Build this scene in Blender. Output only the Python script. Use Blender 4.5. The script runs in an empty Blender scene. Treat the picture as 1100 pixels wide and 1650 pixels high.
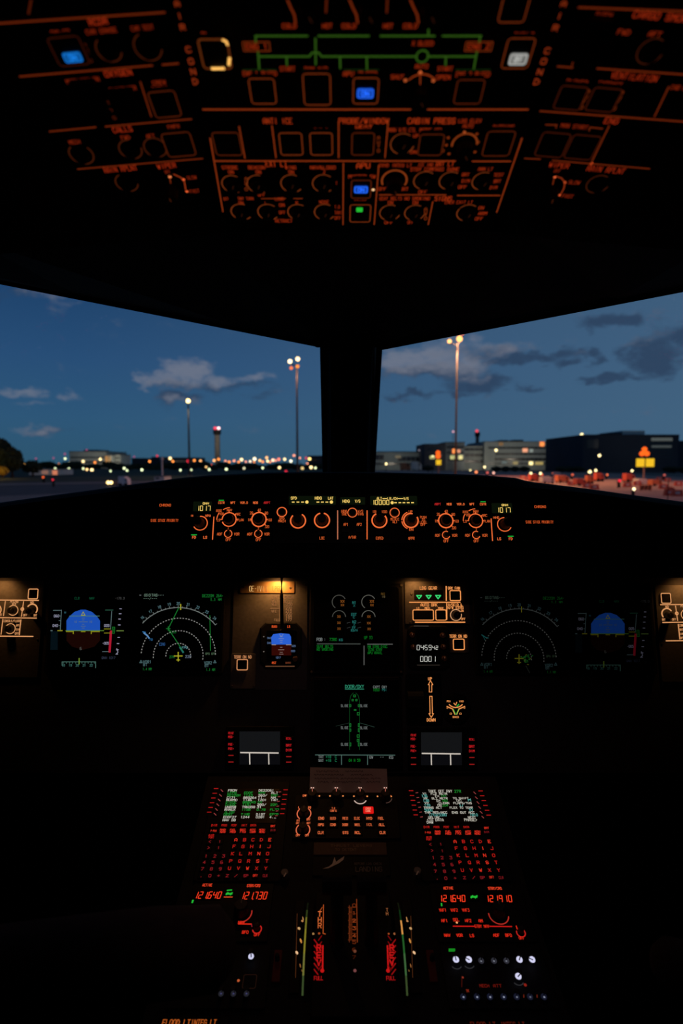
import bpy, math, random
from mathutils import Vector as V
random.seed(7)
R = math.radians
C = bpy.context.scene.collection
SC = bpy.context.scene

# ------------------------------------------------------------------ camera
EYE = V((0.0, 0.0, 1.25))          # cockpit floor is z = 0, the apron lies 3.1 m lower
PITCH = R(4.63)
FPX = 950.0                        # focal length for a frame of 1100 x 1650
GROUND = -3.1
cam_d = bpy.data.cameras.new('camera'); cam = bpy.data.objects.new('camera', cam_d); C.objects.link(cam)
cam.location = EYE
cam.rotation_euler = (R(90) - PITCH, 0, 0)
cam_d.sensor_fit = 'HORIZONTAL'; cam_d.sensor_width = 24.0
cam_d.lens = FPX / 1100 * 24.0
cam_d.clip_start = 0.02; cam_d.clip_end = 6000
cam_d.dof.use_dof = True; cam_d.dof.focus_distance = 1.19; cam_d.dof.aperture_fstop = 3.5
SC.camera = cam
SC.view_settings.view_transform = 'Standard'; SC.view_settings.look = 'None'
SC.view_settings.exposure = 0.0; SC.view_settings.gamma = 1.0; SC.view_settings.use_curve_mapping = False
SC.cycles.use_denoising = True
SC.cycles.sample_clamp_indirect = 3.0

FW = V((0, math.cos(PITCH), -math.sin(PITCH))); UP = V((0, math.sin(PITCH), math.cos(PITCH))); RT = V((1, 0, 0))
def ray(px, py):
    return FW + RT * ((px - 550) / FPX) + UP * ((825 - py) / FPX)
def at_y(px, py, Y):                # the point of that sight line lying Y metres ahead
    d = ray(px, py); return EYE + d * (Y / d.y)

def lin(c):
    return tuple(((x / 255) / 12.92 if x / 255 <= .04045 else ((x / 255 + .055) / 1.055) ** 2.4) for x in c)

# ------------------------------------------------------------------ sky
def make_sky():
    w = bpy.data.worlds.new('dusk_sky'); SC.world = w; w.use_nodes = True
    nt = w.node_tree; N = nt.nodes; L = nt.links; N.clear()
    def n(t, **k):
        x = N.new(t)
        for a, b in k.items(): setattr(x, a, b)
        return x
    def val(sock, v):
        if hasattr(v, 'is_output'): L.new(v, sock)
        else: sock.default_value = v
    def math_(op, a, b=0.0, c=0.0):
        x = n('ShaderNodeMath', operation=op); val(x.inputs[0], a); val(x.inputs[1], b); val(x.inputs[2], c); return x.outputs[0]
    def mix(f, a, b):
        x = n('ShaderNodeMix', data_type='RGBA'); val(x.inputs['Factor'], f); val(x.inputs[6], a); val(x.inputs[7], b); return x.outputs[2]
    def smooth(v, lo, hi):
        x = n('ShaderNodeMapRange', interpolation_type='SMOOTHSTEP'); val(x.inputs[0], v)
        x.inputs[1].default_value = lo; x.inputs[2].default_value = hi; return x.outputs[0]
    tc = n('ShaderNodeTexCoord'); sep = n('ShaderNodeSeparateXYZ'); L.new(tc.outputs['Generated'], sep.inputs[0])
    x, y, z = sep.outputs
    ramp = n('ShaderNodeValToRGB'); L.new(z, ramp.inputs[0])
    cr = ramp.color_ramp
    stops = [(0.0, (48, 88, 112)), (0.07, (48, 89, 122)), (0.16, (42, 80, 120)), (0.30, (26, 62, 102)), (1.0, (10, 26, 56))]
    while len(cr.elements) < len(stops): cr.elements.new(.5)
    for e, (p, c) in zip(cr.elements, stops): e.position = p; e.color = lin(c) + (1,)
    west = math_('MULTIPLY_ADD', x, 0.75, 0.30)           # the afterglow lies off to the right
    west.node.use_clamp = True
    col = mix(west, ramp.outputs[0], lin((76, 106, 132)) + (1,))
    # clouds in azimuth / elevation
    az = math_('ARCTAN2', x, y); el = math_('ARCSINE', z)
    cv = n('ShaderNodeCombineXYZ'); L.new(az, cv.inputs[0]); L.new(el, cv.inputs[1])
    mp = n('ShaderNodeMapping'); mp.inputs['Scale'].default_value = (15, 30, 1); L.new(cv.outputs[0], mp.inputs[0])
    no = n('ShaderNodeTexNoise'); no.inputs['Scale'].default_value = 1.0; no.inputs['Detail'].default_value = 9.0
    no.inputs['Roughness'].default_value = .62; L.new(mp.outputs[0], no.inputs['Vector'])
    noise = no.outputs[0]
    nw = n('ShaderNodeTexNoise'); nw.inputs['Scale'].default_value = 1.0; nw.inputs['Detail'].default_value = 5.0
    mw = n('ShaderNodeMapping'); mw.inputs['Scale'].default_value = (24, 34, 1); mw.inputs['Location'].default_value = (7.3, 2.1, 0); L.new(cv.outputs[0], mw.inputs[0]); L.new(mw.outputs[0], nw.inputs['Vector'])
    w1 = n('ShaderNodeVectorMath', operation='SUBTRACT'); L.new(nw.outputs['Color'], w1.inputs[0]); w1.inputs[1].default_value = (.5, .5, .5)
    w2 = n('ShaderNodeVectorMath', operation='MULTIPLY'); L.new(w1.outputs[0], w2.inputs[0]); w2.inputs[1].default_value = (.085, .045, 0)
    cw = n('ShaderNodeVectorMath', operation='ADD'); L.new(cv.outputs[0], cw.inputs[0]); L.new(w2.outputs[0], cw.inputs[1])
    def blobs(lst):
        acc = None
        for (px, py, rx, ry, k) in lst:
            d = ray(px, py).normalized(); a0 = math.atan2(d.x, d.y); e0 = math.asin(d.z)
            s1 = n('ShaderNodeVectorMath', operation='SUBTRACT'); L.new(cw.outputs[0], s1.inputs[0]); s1.inputs[1].default_value = (a0, e0, 0)
            s2 = n('ShaderNodeVectorMath', operation='MULTIPLY'); L.new(s1.outputs[0], s2.inputs[0])
            cx = math.cos(a0) ** 2
            s2.inputs[1].default_value = (FPX / (rx * cx), FPX / (ry * cx ** .5), 0)
            s3 = n('ShaderNodeVectorMath', operation='LENGTH'); L.new(s2.outputs[0], s3.inputs[0])
            m = n('ShaderNodeMapRange', interpolation_type='SMOOTHERSTEP'); L.new(s3.outputs['Value'], m.inputs[0])
            m.inputs[1].default_value = 1.75; m.inputs[2].default_value = 0.0; m.inputs[3].default_value = 0; m.inputs[4].default_value = k
            acc = m.outputs[0] if acc is None else math_('MAXIMUM', acc, m.outputs[0])
        return acc
    dark = blobs([(1060, 572, 62, 42, 1), (1100, 545, 40, 26, .9), (985, 518, 52, 15, .95), (958, 573, 22, 17, .8), (985, 613, 55, 9, .95), (1010, 607, 20, 8, .7),
                  (690, 597, 90, 13, .9), (850, 577, 85, 12, .9), (770, 567, 70, 12, .75), (905, 587, 28, 9, .85), (760, 622, 65, 16, .85),
                  (700, 636, 80, 9, .85), (745, 612, 50, 22, .75), (840, 628, 40, 7, .7), (290, 646, 45, 13, .7), (330, 622, 110, 10, .65), (410, 640, 40, 8, .4),
                  (20, 475, 60, 14, .5), (70, 690, 50, 8, .45)])
    lite = blobs([(305, 602, 42, 24, 1.05), (265, 612, 45, 14, .8), (234, 613, 16, 14, .7), (345, 612, 50, 12, .8), (400, 611, 45, 9, .7), (300, 650, 40, 8, .5),
                  (35, 632, 36, 9, .7), (112, 640, 22, 10, .6), (60, 653, 40, 8, .5), (55, 689, 50, 8, .5), (45, 478, 70, 10, .35),
                  (652, 582, 46, 24, 1.0), (725, 572, 75, 32, .8), (690, 590, 70, 16, .7), (800, 562, 50, 14, .5), (740, 610, 60, 10, .4), (1045, 545, 45, 15, .5), (1000, 500, 40, 10, .4)])
    nd = math_('MULTIPLY_ADD', noise, 2.6, -1.3)
    ad = smooth(math_('ADD', dark, math_('MULTIPLY', nd, .8)), .22, .85)
    al = smooth(math_('ADD', lite, math_('MULTIPLY', nd, .8)), .2, .95)
    thin = math_('MULTIPLY', smooth(noise, .56, .8), .22)
    front = smooth(z, -.01, .03)
    col = mix(math_('MULTIPLY', thin, front), col, lin((78, 98, 124)) + (1,))
    col = mix(math_('MULTIPLY', ad, .88), col, lin((46, 66, 92)) + (1,))
    col = mix(math_('MULTIPLY', al, .72), col, lin((122, 126, 140)) + (1,))
    col = mix(smooth(z, -.004, -.03), col, lin((10, 13, 17)) + (1,))
    bg = n('ShaderNodeBackground'); L.new(col, bg.inputs[0]); bg.inputs[1].default_value = 1.0
    out = n('ShaderNodeOutputWorld'); L.new(bg.outputs[0], out.inputs[0])
make_sky()

# ------------------------------------------------------------------ materials
MATS = {}
def paint(name, rgb, rough=.6, scale=0, amp=.25, bump=0.0, metal=0.0, spec=.3):
    """plain surface; scale > 0 adds procedural mottling and relief"""
    if name in MATS: return MATS[name]
    m = bpy.data.materials.new(name); MATS[name] = m; m.use_nodes = True
    nt = m.node_tree; b = nt.nodes['Principled BSDF']
    c = lin(rgb)
    b.inputs['Base Color'].default_value = c + (1,); b.inputs['Roughness'].default_value = rough
    b.inputs['Metallic'].default_value = metal; b.inputs['Specular IOR Level'].default_value = spec
    if scale:
        tc = nt.nodes.new('ShaderNodeTexCoord'); no = nt.nodes.new('ShaderNodeTexNoise')
        no.inputs['Scale'].default_value = scale; no.inputs['Detail'].default_value = 5
        nt.links.new(tc.outputs['Object'], no.inputs['Vector'])
        cr = nt.nodes.new('ShaderNodeValToRGB'); nt.links.new(no.outputs[0], cr.inputs[0])
        cr.color_ramp.elements[0].position = .3; cr.color_ramp.elements[1].position = .7
        cr.color_ramp.elements[0].color = tuple(x * (1 - amp) for x in c) + (1,)
        cr.color_ramp.elements[1].color = tuple(min(1, x * (1 + amp)) for x in c) + (1,)
        nt.links.new(cr.outputs[0], b.inputs['Base Color'])
        if bump:
            bp = nt.nodes.new('ShaderNodeBump'); bp.inputs['Strength'].default_value = bump; bp.inputs['Distance'].default_value = .002
            nt.links.new(no.outputs[0], bp.inputs['Height']); nt.links.new(bp.outputs[0], b.inputs['Normal'])
    return m
def glow(rgb, k=1.0):
    key = 'glow_%d_%d_%d_%d' % (rgb[0], rgb[1], rgb[2], round(k * 100))
    if key in MATS: return MATS[key]
    m = bpy.data.materials.new(key); MATS[key] = m; m.use_nodes = True
    nt = m.node_tree; nt.nodes.clear()
    e = nt.nodes.new('ShaderNodeEmission'); o = nt.nodes.new('ShaderNodeOutputMaterial')
    e.inputs[0].default_value = lin(rgb) + (1,); e.inputs[1].default_value = k
    nt.links.new(e.outputs[0], o.inputs[0])
    m.cycles.emission_sampling = 'NONE'
    return m
def dimmed(m, f):
    key = m.name + '_x%d' % round(f * 100)
    if key not in MATS:
        MATS[key] = m.copy(); MATS[key].name = key; MATS[key].node_tree.nodes['Emission'].inputs[1].default_value *= f
    return MATS[key]
def glass_mat():
    m = bpy.data.materials.new('window_glass'); m.use_nodes = True
    nt = m.node_tree; nt.nodes.clear(); N = nt.nodes.new
    t = N('ShaderNodeBsdfTransparent'); t.inputs[0].default_value = (.97, .985, 1, 1)
    g = N('ShaderNodeBsdfGlossy'); g.inputs['Roughness'].default_value = .02
    lw = N('ShaderNodeLayerWeight'); lw.inputs[0].default_value = .5
    p = N('ShaderNodeMath'); p.operation = 'POWER'; p.inputs[1].default_value = 4; nt.links.new(lw.outputs['Facing'], p.inputs[0])
    s = N('ShaderNodeMath'); s.operation = 'MULTIPLY_ADD'; s.inputs[1].default_value = .3; s.inputs[2].default_value = .02; nt.links.new(p.outputs[0], s.inputs[0])
    mx = N('ShaderNodeMixShader'); nt.links.new(s.outputs[0], mx.inputs[0]); nt.links.new(t.outputs[0], mx.inputs[1]); nt.links.new(g.outputs[0], mx.inputs[2])
    o = N('ShaderNodeOutputMaterial'); nt.links.new(mx.outputs[0], o.inputs[0])
    return m
GLASS = glass_mat()
BLACK = paint('black_plastic', (22, 23, 25), .65, 60, .2, .1, spec=.15)
PANEL = paint('panel_paint', (92, 92, 92), .7, 150, .12, .12, spec=.12)
OHEAD = paint('overhead_paint', (44, 47, 52), .8, 150, .12, .12, spec=.1)
PAD = paint('glareshield_padding', (19, 20, 22), .9, 240, .2, .4, spec=.06)
KNOB = paint('knob_plastic', (36, 36, 38), .55, spec=.25)
CAP = paint('button_cap', (15, 15, 17), .55, spec=.2)
SCREEN = paint('screen_glass', (7, 7, 8), .35, spec=.12)
TRIM = paint('lining', (15, 15, 17), .85, 40, .15, .2, spec=.1)
METAL = paint('worn_metal', (150, 146, 138), .35, 90, .15, .1, metal=.8)

AMB = glow((255, 116, 58), .92); AMBT = glow((255, 112, 52), .74); AMBD = glow((255, 105, 48), .6)
GOLD = glow((255, 214, 110), 1.0); GREEN = glow((30, 190, 60), .8)
OH = glow((205, 82, 28), .27); OHB = glow((230, 96, 36), .6); OHD = glow((190, 72, 26), .13); OHG = glow((80, 140, 40), .31)
PAN = glow((255, 160, 88), .95); WHITE = glow((235, 228, 214), .9)
RED = glow((235, 40, 26), .9); REDD = glow((215, 40, 40), .45); REDB = glow((255, 62, 32), 1.1)
SG = glow((20, 150, 50), .6); SW = glow((170, 185, 185), .55); SC_ = glow((70, 175, 185), .55); SY = glow((190, 180, 40), .6)

# ------------------------------------------------------------------ mesh building
ORG = {}
class MB:
    def __init__(s): s.v = []; s.f = []; s.m = []; s.mats = []
    def mi(s, m):
        if m not in s.mats: s.mats.append(m)
        return s.mats.index(m)
    def add(s, vs, fs, m):
        b = len(s.v); s.v.extend([tuple(p) for p in vs]); i = s.mi(m)
        for f in fs: s.f.append([b + k for k in f]); s.m.append(i)
    def build(s, name, parent=None, label=None, loc=None, smooth=False):
        o0 = ORG[parent.name] if parent else (V(loc) if loc else V((0, 0, 0)))
        me = bpy.data.meshes.new(name)
        me.from_pydata([(x - o0.x, y - o0.y, z - o0.z) for x, y, z in s.v], [], s.f)
        for m in s.mats: me.materials.append(m)
        me.polygons.foreach_set('material_index', s.m)
        if smooth: me.polygons.foreach_set('use_smooth', [True] * len(s.f))
        me.update()
        o = bpy.data.objects.new(name, me); C.objects.link(o)
        if parent: o.parent = parent
        else: o.location = o0
        ORG[o.name] = o0
        if label: o['label'] = label
        return o
    # solids in world axes
    def box(s, a, b, m):
        x0, y0, z0 = a; x1, y1, z1 = b
        s.add([(x0, y0, z0), (x1, y0, z0), (x1, y1, z0), (x0, y1, z0), (x0, y0, z1), (x1, y0, z1), (x1, y1, z1), (x0, y1, z1)],
              [(0, 3, 2, 1), (4, 5, 6, 7), (0, 1, 5, 4), (1, 2, 6, 5), (2, 3, 7, 6), (3, 0, 4, 7)], m)
    def tube(s, pts, r, m, n=8, cap=True):
        pts = [V(p) for p in pts]; k = len(pts); rs = r if isinstance(r, (list, tuple)) else [r] * k
        vs = []
        for i, p in enumerate(pts):
            d = (pts[min(i + 1, k - 1)] - pts[max(i - 1, 0)]).normalized()
            a = d.cross(V((0, 0, 1)));
            if a.length < 1e-3: a = V((1, 0, 0))
            a.normalize(); b = d.cross(a)
            for j in range(n):
                t = 2 * math.pi * j / n; vs.append(p + (a * math.cos(t) + b * math.sin(t)) * rs[i])
        fs = [(i * n + j, i * n + (j + 1) % n, (i + 1) * n + (j + 1) % n, (i + 1) * n + j) for i in range(k - 1) for j in range(n)]
        if cap: fs += [tuple(range(n))[::-1], tuple((k - 1) * n + j for j in range(n))]
        s.add(vs, fs, m)
    def ball(s, c, r, m, nu=10, nv=6, sc=(1, 1, 1)):
        c = V(c); vs = [c + V((0, 0, r * sc[2]))]
        for i in range(1, nv):
            a = math.pi * i / nv
            for j in range(nu):
                t = 2 * math.pi * j / nu
                vs.append(c + V((r * sc[0] * math.sin(a) * math.cos(t), r * sc[1] * math.sin(a) * math.sin(t), r * sc[2] * math.cos(a))))
        vs.append(c - V((0, 0, r * sc[2])))
        fs = [(0, 1 + j, 1 + (j + 1) % nu) for j in range(nu)]
        for i in range(nv - 2):
            for j in range(nu):
                fs.append((1 + i * nu + j, 1 + (i + 1) * nu + j, 1 + (i + 1) * nu + (j + 1) % nu, 1 + i * nu + (j + 1) % nu))
        b = 1 + (nv - 2) * nu; fs += [(b + j, len(vs) - 1, b + (j + 1) % nu) for j in range(nu)]
        s.add(vs, fs, m)
    def prism(s, a, b, m):                # two rings of equal length, joined and capped
        k = len(a)
        s.add(list(a) + list(b), [tuple(range(k))[::-1], tuple(range(k, 2 * k))] + [(i, (i + 1) % k, k + (i + 1) % k, k + i) for i in range(k)], m)

def tag(o, label=None, cat=None, group=None, kind=None):
    if label: o['label'] = label
    if cat: o['category'] = cat
    if group: o['group'] = group
    if kind: o['kind'] = kind
    return o
def thing(name, label, cat, loc, group=None):
    o = bpy.data.objects.new(name, None); C.objects.link(o); o.empty_display_size = .02
    o.location = loc; ORG[o.name] = V(loc)
    return tag(o, label, cat, group)
ONES = 'first second third fourth fifth sixth seventh eighth ninth tenth eleventh twelfth thirteenth fourteenth fifteenth sixteenth seventeenth eighteenth nineteenth'.split()
TENS = {2: 'twent', 3: 'thirt', 4: 'fort', 5: 'fift', 6: 'sixt'}
def nth(i):
    i += 1
    return ONES[i - 1] if i < 20 else (TENS[i // 10] + ('ieth' if i % 10 == 0 else 'y-' + ONES[i % 10 - 1]))
def hue(c): return 'red' if c[1] < 60 else ('purple' if c[0] < 200 and c[2] > c[1] else ('orange' if c[1] < 145 and c[2] < 90 else ('pink' if c[2] > c[1] * .7 and c[1] < 180 else ('pale' if c[2] > 155 else 'yellow'))))
def copy_tree(o, loc):
    c = o.copy(); C.objects.link(c); c.location = loc; ORG[c.name] = V(loc)
    for ch in o.children:
        d = ch.copy(); C.objects.link(d); d.parent = c; ORG[d.name] = V(loc)
        for g in ch.children:
            e = g.copy(); C.objects.link(e); e.parent = d
    return c

# ------------------------------------------------------------------ a stroke alphabet, as engraved on panels
GL = {'A': '0004264440;0242', 'B': '00063645443303;3342413000', 'C': '4536160501103041', 'D': '00062644422000', 'E': '46060040;0333', 'F': '460600;0333',
      'G': '45361605011030414323', 'H': '0006;4046;0343', 'I': '2026', 'J': '4641301001', 'K': '0006;460340', 'L': '060040', 'M': '0006234640', 'N': '00064046',
      'O': '100105163645413010', 'P': '00063645443303', 'Q': '100105163645413010;2240', 'R': '00063645443303;2340', 'S': '453616050413334241301001', 'T': '0646;2026',
      'U': '060110304146', 'V': '062046', 'W': '0610243046', 'X': '0046;0640', 'Y': '062346;2320', 'Z': '06460040', '0': '100105163645413010', '1': '152620',
      '2': '05163645440040', '3': '0646244341301001', '4': '30360242', '5': '460604344341301001', '6': '36160501103041423303', '7': '064610',
      '8': '1304051636454433130201103041423313'[:32], '9': '10304145361605041343', '-': '1333', '/': '0046', '.': '2021', ':': '2122;2425', '<': '460340', '>': '064300',
      '&': '400516250210204 2'.replace(' ', ''), '+': '0343;2125', '=': '0242;0444', '[': '36161030', ']': '16363010', '%': '0046;0506;4041', '*': '2422', '(': '36250130'.replace('0130', '2130'), ')': '16252110'}
SEG = {'0': 'abcdef', '1': 'bc', '2': 'abged', '3': 'abgcd', '4': 'fgbc', '5': 'afgcd', '6': 'afgedc', '7': 'abc', '8': 'abcdefg', '9': 'abfgcd', 'A': 'abcefg'}
SEGP = {'a': ((0, 2), (1, 2)), 'b': ((1, 2), (1, 1)), 'c': ((1, 1), (1, 0)), 'd': ((0, 0), (1, 0)), 'e': ((0, 1), (0, 0)), 'f': ((0, 2), (0, 1)), 'g': ((0, 1), (1, 1))}

class Plane:
    """a real flat surface in the cockpit; pixel pairs are turned into points of that surface"""
    def __init__(s, o, y, x=(1, 0, 0)):
        s.o = V(o); s.X = V(x).normalized(); s.Y = V(y).normalized(); s.n = s.X.cross(s.Y).normalized(); s.Y = s.n.cross(s.X)
    def at(s, px, py, h=0.0):
        d = ray(px, py); return EYE + d * ((s.o + s.n * h - EYE).dot(s.n) / d.dot(s.n))
    def sx(s, px, py, h=0): return (s.at(px + .5, py, h) - s.at(px - .5, py, h)).length
    def sy(s, px, py, h=0): return abs((s.at(px, py - .5, h) - s.at(px, py + .5, h)).dot(s.Y))
    def seg(s, mb, a, b, w, m):
        d = b - a; L = d.length
        if L < 1e-9: return
        d /= L; q = s.n.cross(d) * (w / 2); e = d * (w * .4)
        mb.add([a - e - q, b + e - q, b + e + q, a - e + q], [(0, 1, 2, 3)], m)
    def line(s, mb, pts, w, m, h=.0006):
        ps = [s.at(x, y, h) for x, y in pts]; k = s.sx(*pts[0], h) * w
        for a, b in zip(ps, ps[1:]): s.seg(mb, a, b, k, m)
    def text(s, mb, t, cx, cy, w, hp, m, h=.0006, bold=.17, rot=0.0, slant=0.0):
        o = s.at(cx, cy, h); kx = s.sx(cx, cy, h); ky = s.sy(cx, cy, h)
        adv = 5.7; tot = len(t) * adv - 1.7
        gx = w * kx / tot if w else hp * kx / 6 * .8
        gy = hp * ky / 6; sw = bold * 6 * min(gx, gy) * 1.05
        X, Y = s.X, s.Y
        if rot: X, Y = X * math.cos(rot) + Y * math.sin(rot), Y * math.cos(rot) - X * math.sin(rot)
        for i, ch in enumerate(t):
            for st in GL.get(ch, '').split(';'):
                ps = [(int(st[k]), int(st[k + 1])) for k in range(0, len(st) - 1, 2)]
                q = [o + X * ((i * adv + a + slant * b - tot / 2) * gx) + Y * ((b - 3) * gy) for a, b in ps]
                for a, b in zip(q, q[1:]): s.seg(mb, a, b, sw, m)
    def digits(s, mb, t, x0, x1, y0, y1, m, h=.0006, slant=.0, wd=.16):
        """seven-segment figures filling the pixel box; ':' and '.' take no cell"""
        cy = (y0 + y1) / 2; cx = (x0 + x1) / 2; o = s.at(cx, cy, h); kx = s.sx(cx, cy, h); ky = s.sy(cx, cy, h)
        n = len([c for c in t if c not in ':.']); W = (x1 - x0) * kx; Hh = (y1 - y0) * ky; cw = W / (n - 1 + .62) if n else W; dw = cw * .62; i = 0
        for c in t:
            ox = -W / 2 + i * cw
            if c in ':.':
                for yy in ((-.2, .2) if c == ':' else (-.5,)):
                    p = o + s.X * (ox - cw * .17) + s.Y * (yy * Hh); s.seg(mb, p - s.Y * Hh * .05, p + s.Y * Hh * .05, dw * .24, m)
                continue
            if c != ' ':
                for g in SEG[c]:
                    a, b = SEGP[g]
                    P = [o + s.X * (ox + q[0] * dw + slant * q[1] * Hh / 2) + s.Y * ((q[1] / 2 - .5) * Hh) for q in (a, b)]
                    d = (P[1] - P[0]) * .1; s.seg(mb, P[0] + d, P[1] - d, dw * wd * 1.5, m)
            i += 1
    def ring(s, mb, cx, cy, r, w, m, a0=0, a1=360, h=.0006, n=32, dots=False, ry=None):
        o = s.at(cx, cy, h); k = s.sx(cx, cy, h); rr = r * k; full = abs(a1 - a0) >= 359.9
        N = n if full else max(3, int(n * abs(a1 - a0) / 360)); P = []
        for i in range(N + 1):
            t = R(a0 + (a1 - a0) * i / N); P.append((s.X * math.cos(t) + s.Y * math.sin(t)))
        for i in range(N):
            if dots and i % 2: continue
            a, b = P[i], P[i + 1]
            mb.add([o + a * (rr - w * k / 2), o + b * (rr - w * k / 2), o + b * (rr + w * k / 2), o + a * (rr + w * k / 2)], [(0, 3, 2, 1)], m)
    def fill(s, mb, pts, m, h=.0004):
        mb.add([s.at(x, y, h) for x, y in pts], [tuple(range(len(pts)))[::-1]], m)
    def dot(s, mb, cx, cy, r, m, h=.0006, n=12):
        o = s.at(cx, cy, h); k = s.sx(cx, cy, h) * r
        mb.add([o + (s.X * math.cos(2 * math.pi * i / n) + s.Y * math.sin(2 * math.pi * i / n)) * k for i in range(n)], [tuple(range(n))], m)
    def corners(s, x0, y0, x1, y1, h):
        cx, cy = (x0 + x1) / 2, (y0 + y1) / 2; o = s.at(cx, cy, h)
        hw = (x1 - x0) / 2 * s.sx(cx, cy, h)
        t = (s.at(cx, y0, h) - o).dot(s.Y); b = (s.at(cx, y1, h) - o).dot(s.Y)
        return o, hw, t, b
    def rr(s, x0, y0, x1, y1, h, rad=.18, inset=0.0):
        """rounded rectangle outline as 3-D points"""
        o, hw, t, b = s.corners(x0, y0, x1, y1, h); hw -= inset; t -= inset; b += inset
        r = rad * min(2 * hw, t - b); P = []
        for sx_, yy, a in ((1, b, -90), (1, t, 0), (-1, t, 90), (-1, b, 180)):
            cx = sx_ * (hw - r); cy = yy + (r if yy == b else -r)
            for k in range(4):
                u = R(a + 30 * k); P.append(o + s.X * (cx + r * math.cos(u)) + s.Y * (cy + r * math.sin(u)))
        return P
    def frame(s, mb, x0, y0, x1, y1, w, m, h=.0006, rad=.14):
        k = s.sx((x0 + x1) / 2, (y0 + y1) / 2, h) * w
        A = s.rr(x0, y0, x1, y1, h, rad); B = s.rr(x0, y0, x1, y1, h, rad * .7, k); n = len(A)
        mb.add(A + B, [(i, (i + 1) % n, n + (i + 1) % n, n + i) for i in range(n)], m)
    def block(s, mb, x0, y0, x1, y1, h0, h1, m, rad=.12, ch=.0008):
        """rounded plate from h0 to h1 with a chamfered upper edge; the pixel box is its front face"""
        top = s.rr(x0, y0, x1, y1, h1, rad, ch); n = len(top); d = s.n
        mid = [p - d * ch for p in s.rr(x0, y0, x1, y1, h1, rad)]; bot = [p - d * (h1 - h0 - ch) for p in mid]
        mb.add(bot + mid + top, [(i, (i + 1) % n, n + (i + 1) % n, n + i) for i in range(n)] + [(n + i, n + (i + 1) % n, 2 * n + (i + 1) % n, 2 * n + i) for i in range(n)]
               + [tuple(range(2 * n, 3 * n)), tuple(range(n))[::-1]], m)
    def cyl(s, mb, cx, cy, r, h0, h1, m, n=20, top=.86, px_at=None):
        o = s.at(cx, cy, h0 if px_at is None else px_at); o = o - s.n * ((0 if px_at is None else px_at - h0)); k = s.sx(cx, cy, h0) * r
        ring_ = lambda q, hh: [o + s.n * (hh - h0) + (s.X * math.cos(2 * math.pi * i / n) + s.Y * math.sin(2 * math.pi * i / n)) * (k * q) for i in range(n)]
        L = [ring_(1, h0), ring_(1, h0 + (h1 - h0) * .15), ring_(top, h1 - (h1 - h0) * .1), ring_(top * .88, h1)]; vs = sum(L, [])
        mb.add(vs, [(j * n + i, j * n + (i + 1) % n, (j + 1) * n + (i + 1) % n, (j + 1) * n + i) for j in range(3) for i in range(n)] + [tuple(range(3 * n, 4 * n)), tuple(range(n))[::-1]], m)
    # ---- finished parts
    def button(s, par, x0, y0, x1, y1, fm=None, w=1.6, name='push_button', hh=.003, cap=None, lit=None, h0=0.0):
        mb = MB(); s.block(mb, x0, y0, x1, y1, h0, h0 + hh, cap or CAP, .14)
        if fm: s.frame(mb, x0, y0, x1, y1, w, fm, h0 + hh + .0003)
        o = mb.build(name, par)
        if lit:
            m, t, cx, cy, ww, h2 = lit; l = MB(); md_ = dimmed(m, .3) if t else m; m2_ = dimmed(m, 1.25); s.block(l, cx - ww / 2, cy - h2 / 2, cx + ww / 2, cy + h2 / 2, h0 + hh + .0001, h0 + hh + .0009, md_, .2, .0002)
            if t: s.text(l, t, cx, cy, ww * .42, h2 * .46, m2_, h0 + hh + .0012, .2); s.frame(l, cx - ww * .48, cy - h2 * .47, cx + ww * .48, cy + h2 * .47, 1.8, m, h0 + hh + .0012, .2)
            l.build('lit_legend', o, 'lit legend')
        return o
    def knob(s, par, cx, cy, r, hh, ang=None, m=None, pm=None, name='knob', top=.86, h0=0.0):
        mb = MB(); s.cyl(mb, cx, cy, r, h0, h0 + hh, m or KNOB, 20, top)
        if ang is not None:
            o = s.at(cx, cy, h0) + s.n * (hh + .0004); k = s.sx(cx, cy) * r; d = s.X * math.cos(R(ang)) + s.Y * math.sin(R(ang))
            s.seg(mb, o + d * k * .15, o + d * k * .66, k * .12, pm or paint('pointer_grey', (120, 120, 122), .6))
        return mb.build(name, par)
    def screws(s, par, pts, r=1.4, h=.0):
        for x, y in pts:
            mb = MB(); s.cyl(mb, x, y, r, h, h + .0012, paint('screw_metal', (120, 118, 112), .4, metal=.7), 10); mb.build('screw', par)

def pl_from_px(px, py, t, y, x=(1, 0, 0)): return Plane(EYE + ray(px, py) * t, y, x)
T = math.tan
oc, os_ = math.cos(R(20)), math.sin(R(20))
OHC = pl_from_px(585, 145, .54, (0, -oc, os_))
pj = OHC.at(322, 176); OHL = Plane(pj, (0, -oc, os_), (1, 0, .085))
pj = OHC.at(860, 176); OHR = Plane(pj, (0, -oc, os_), (1, 0, -.085))
GSF = pl_from_px(565, 838, 1.15, (0, math.sin(R(18)), math.cos(R(18))))
MIP = pl_from_px(572, 1020, 1.28, (0, math.sin(R(13)), math.cos(R(13))))
PA = Plane(EYE + V((0, 1.136, -.649)), (0, math.cos(R(21)), math.sin(R(21))))
PBo = PA.at(568, 1421)
PB = Plane(PBo, (0, math.cos(R(13)), math.sin(R(13))))


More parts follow.
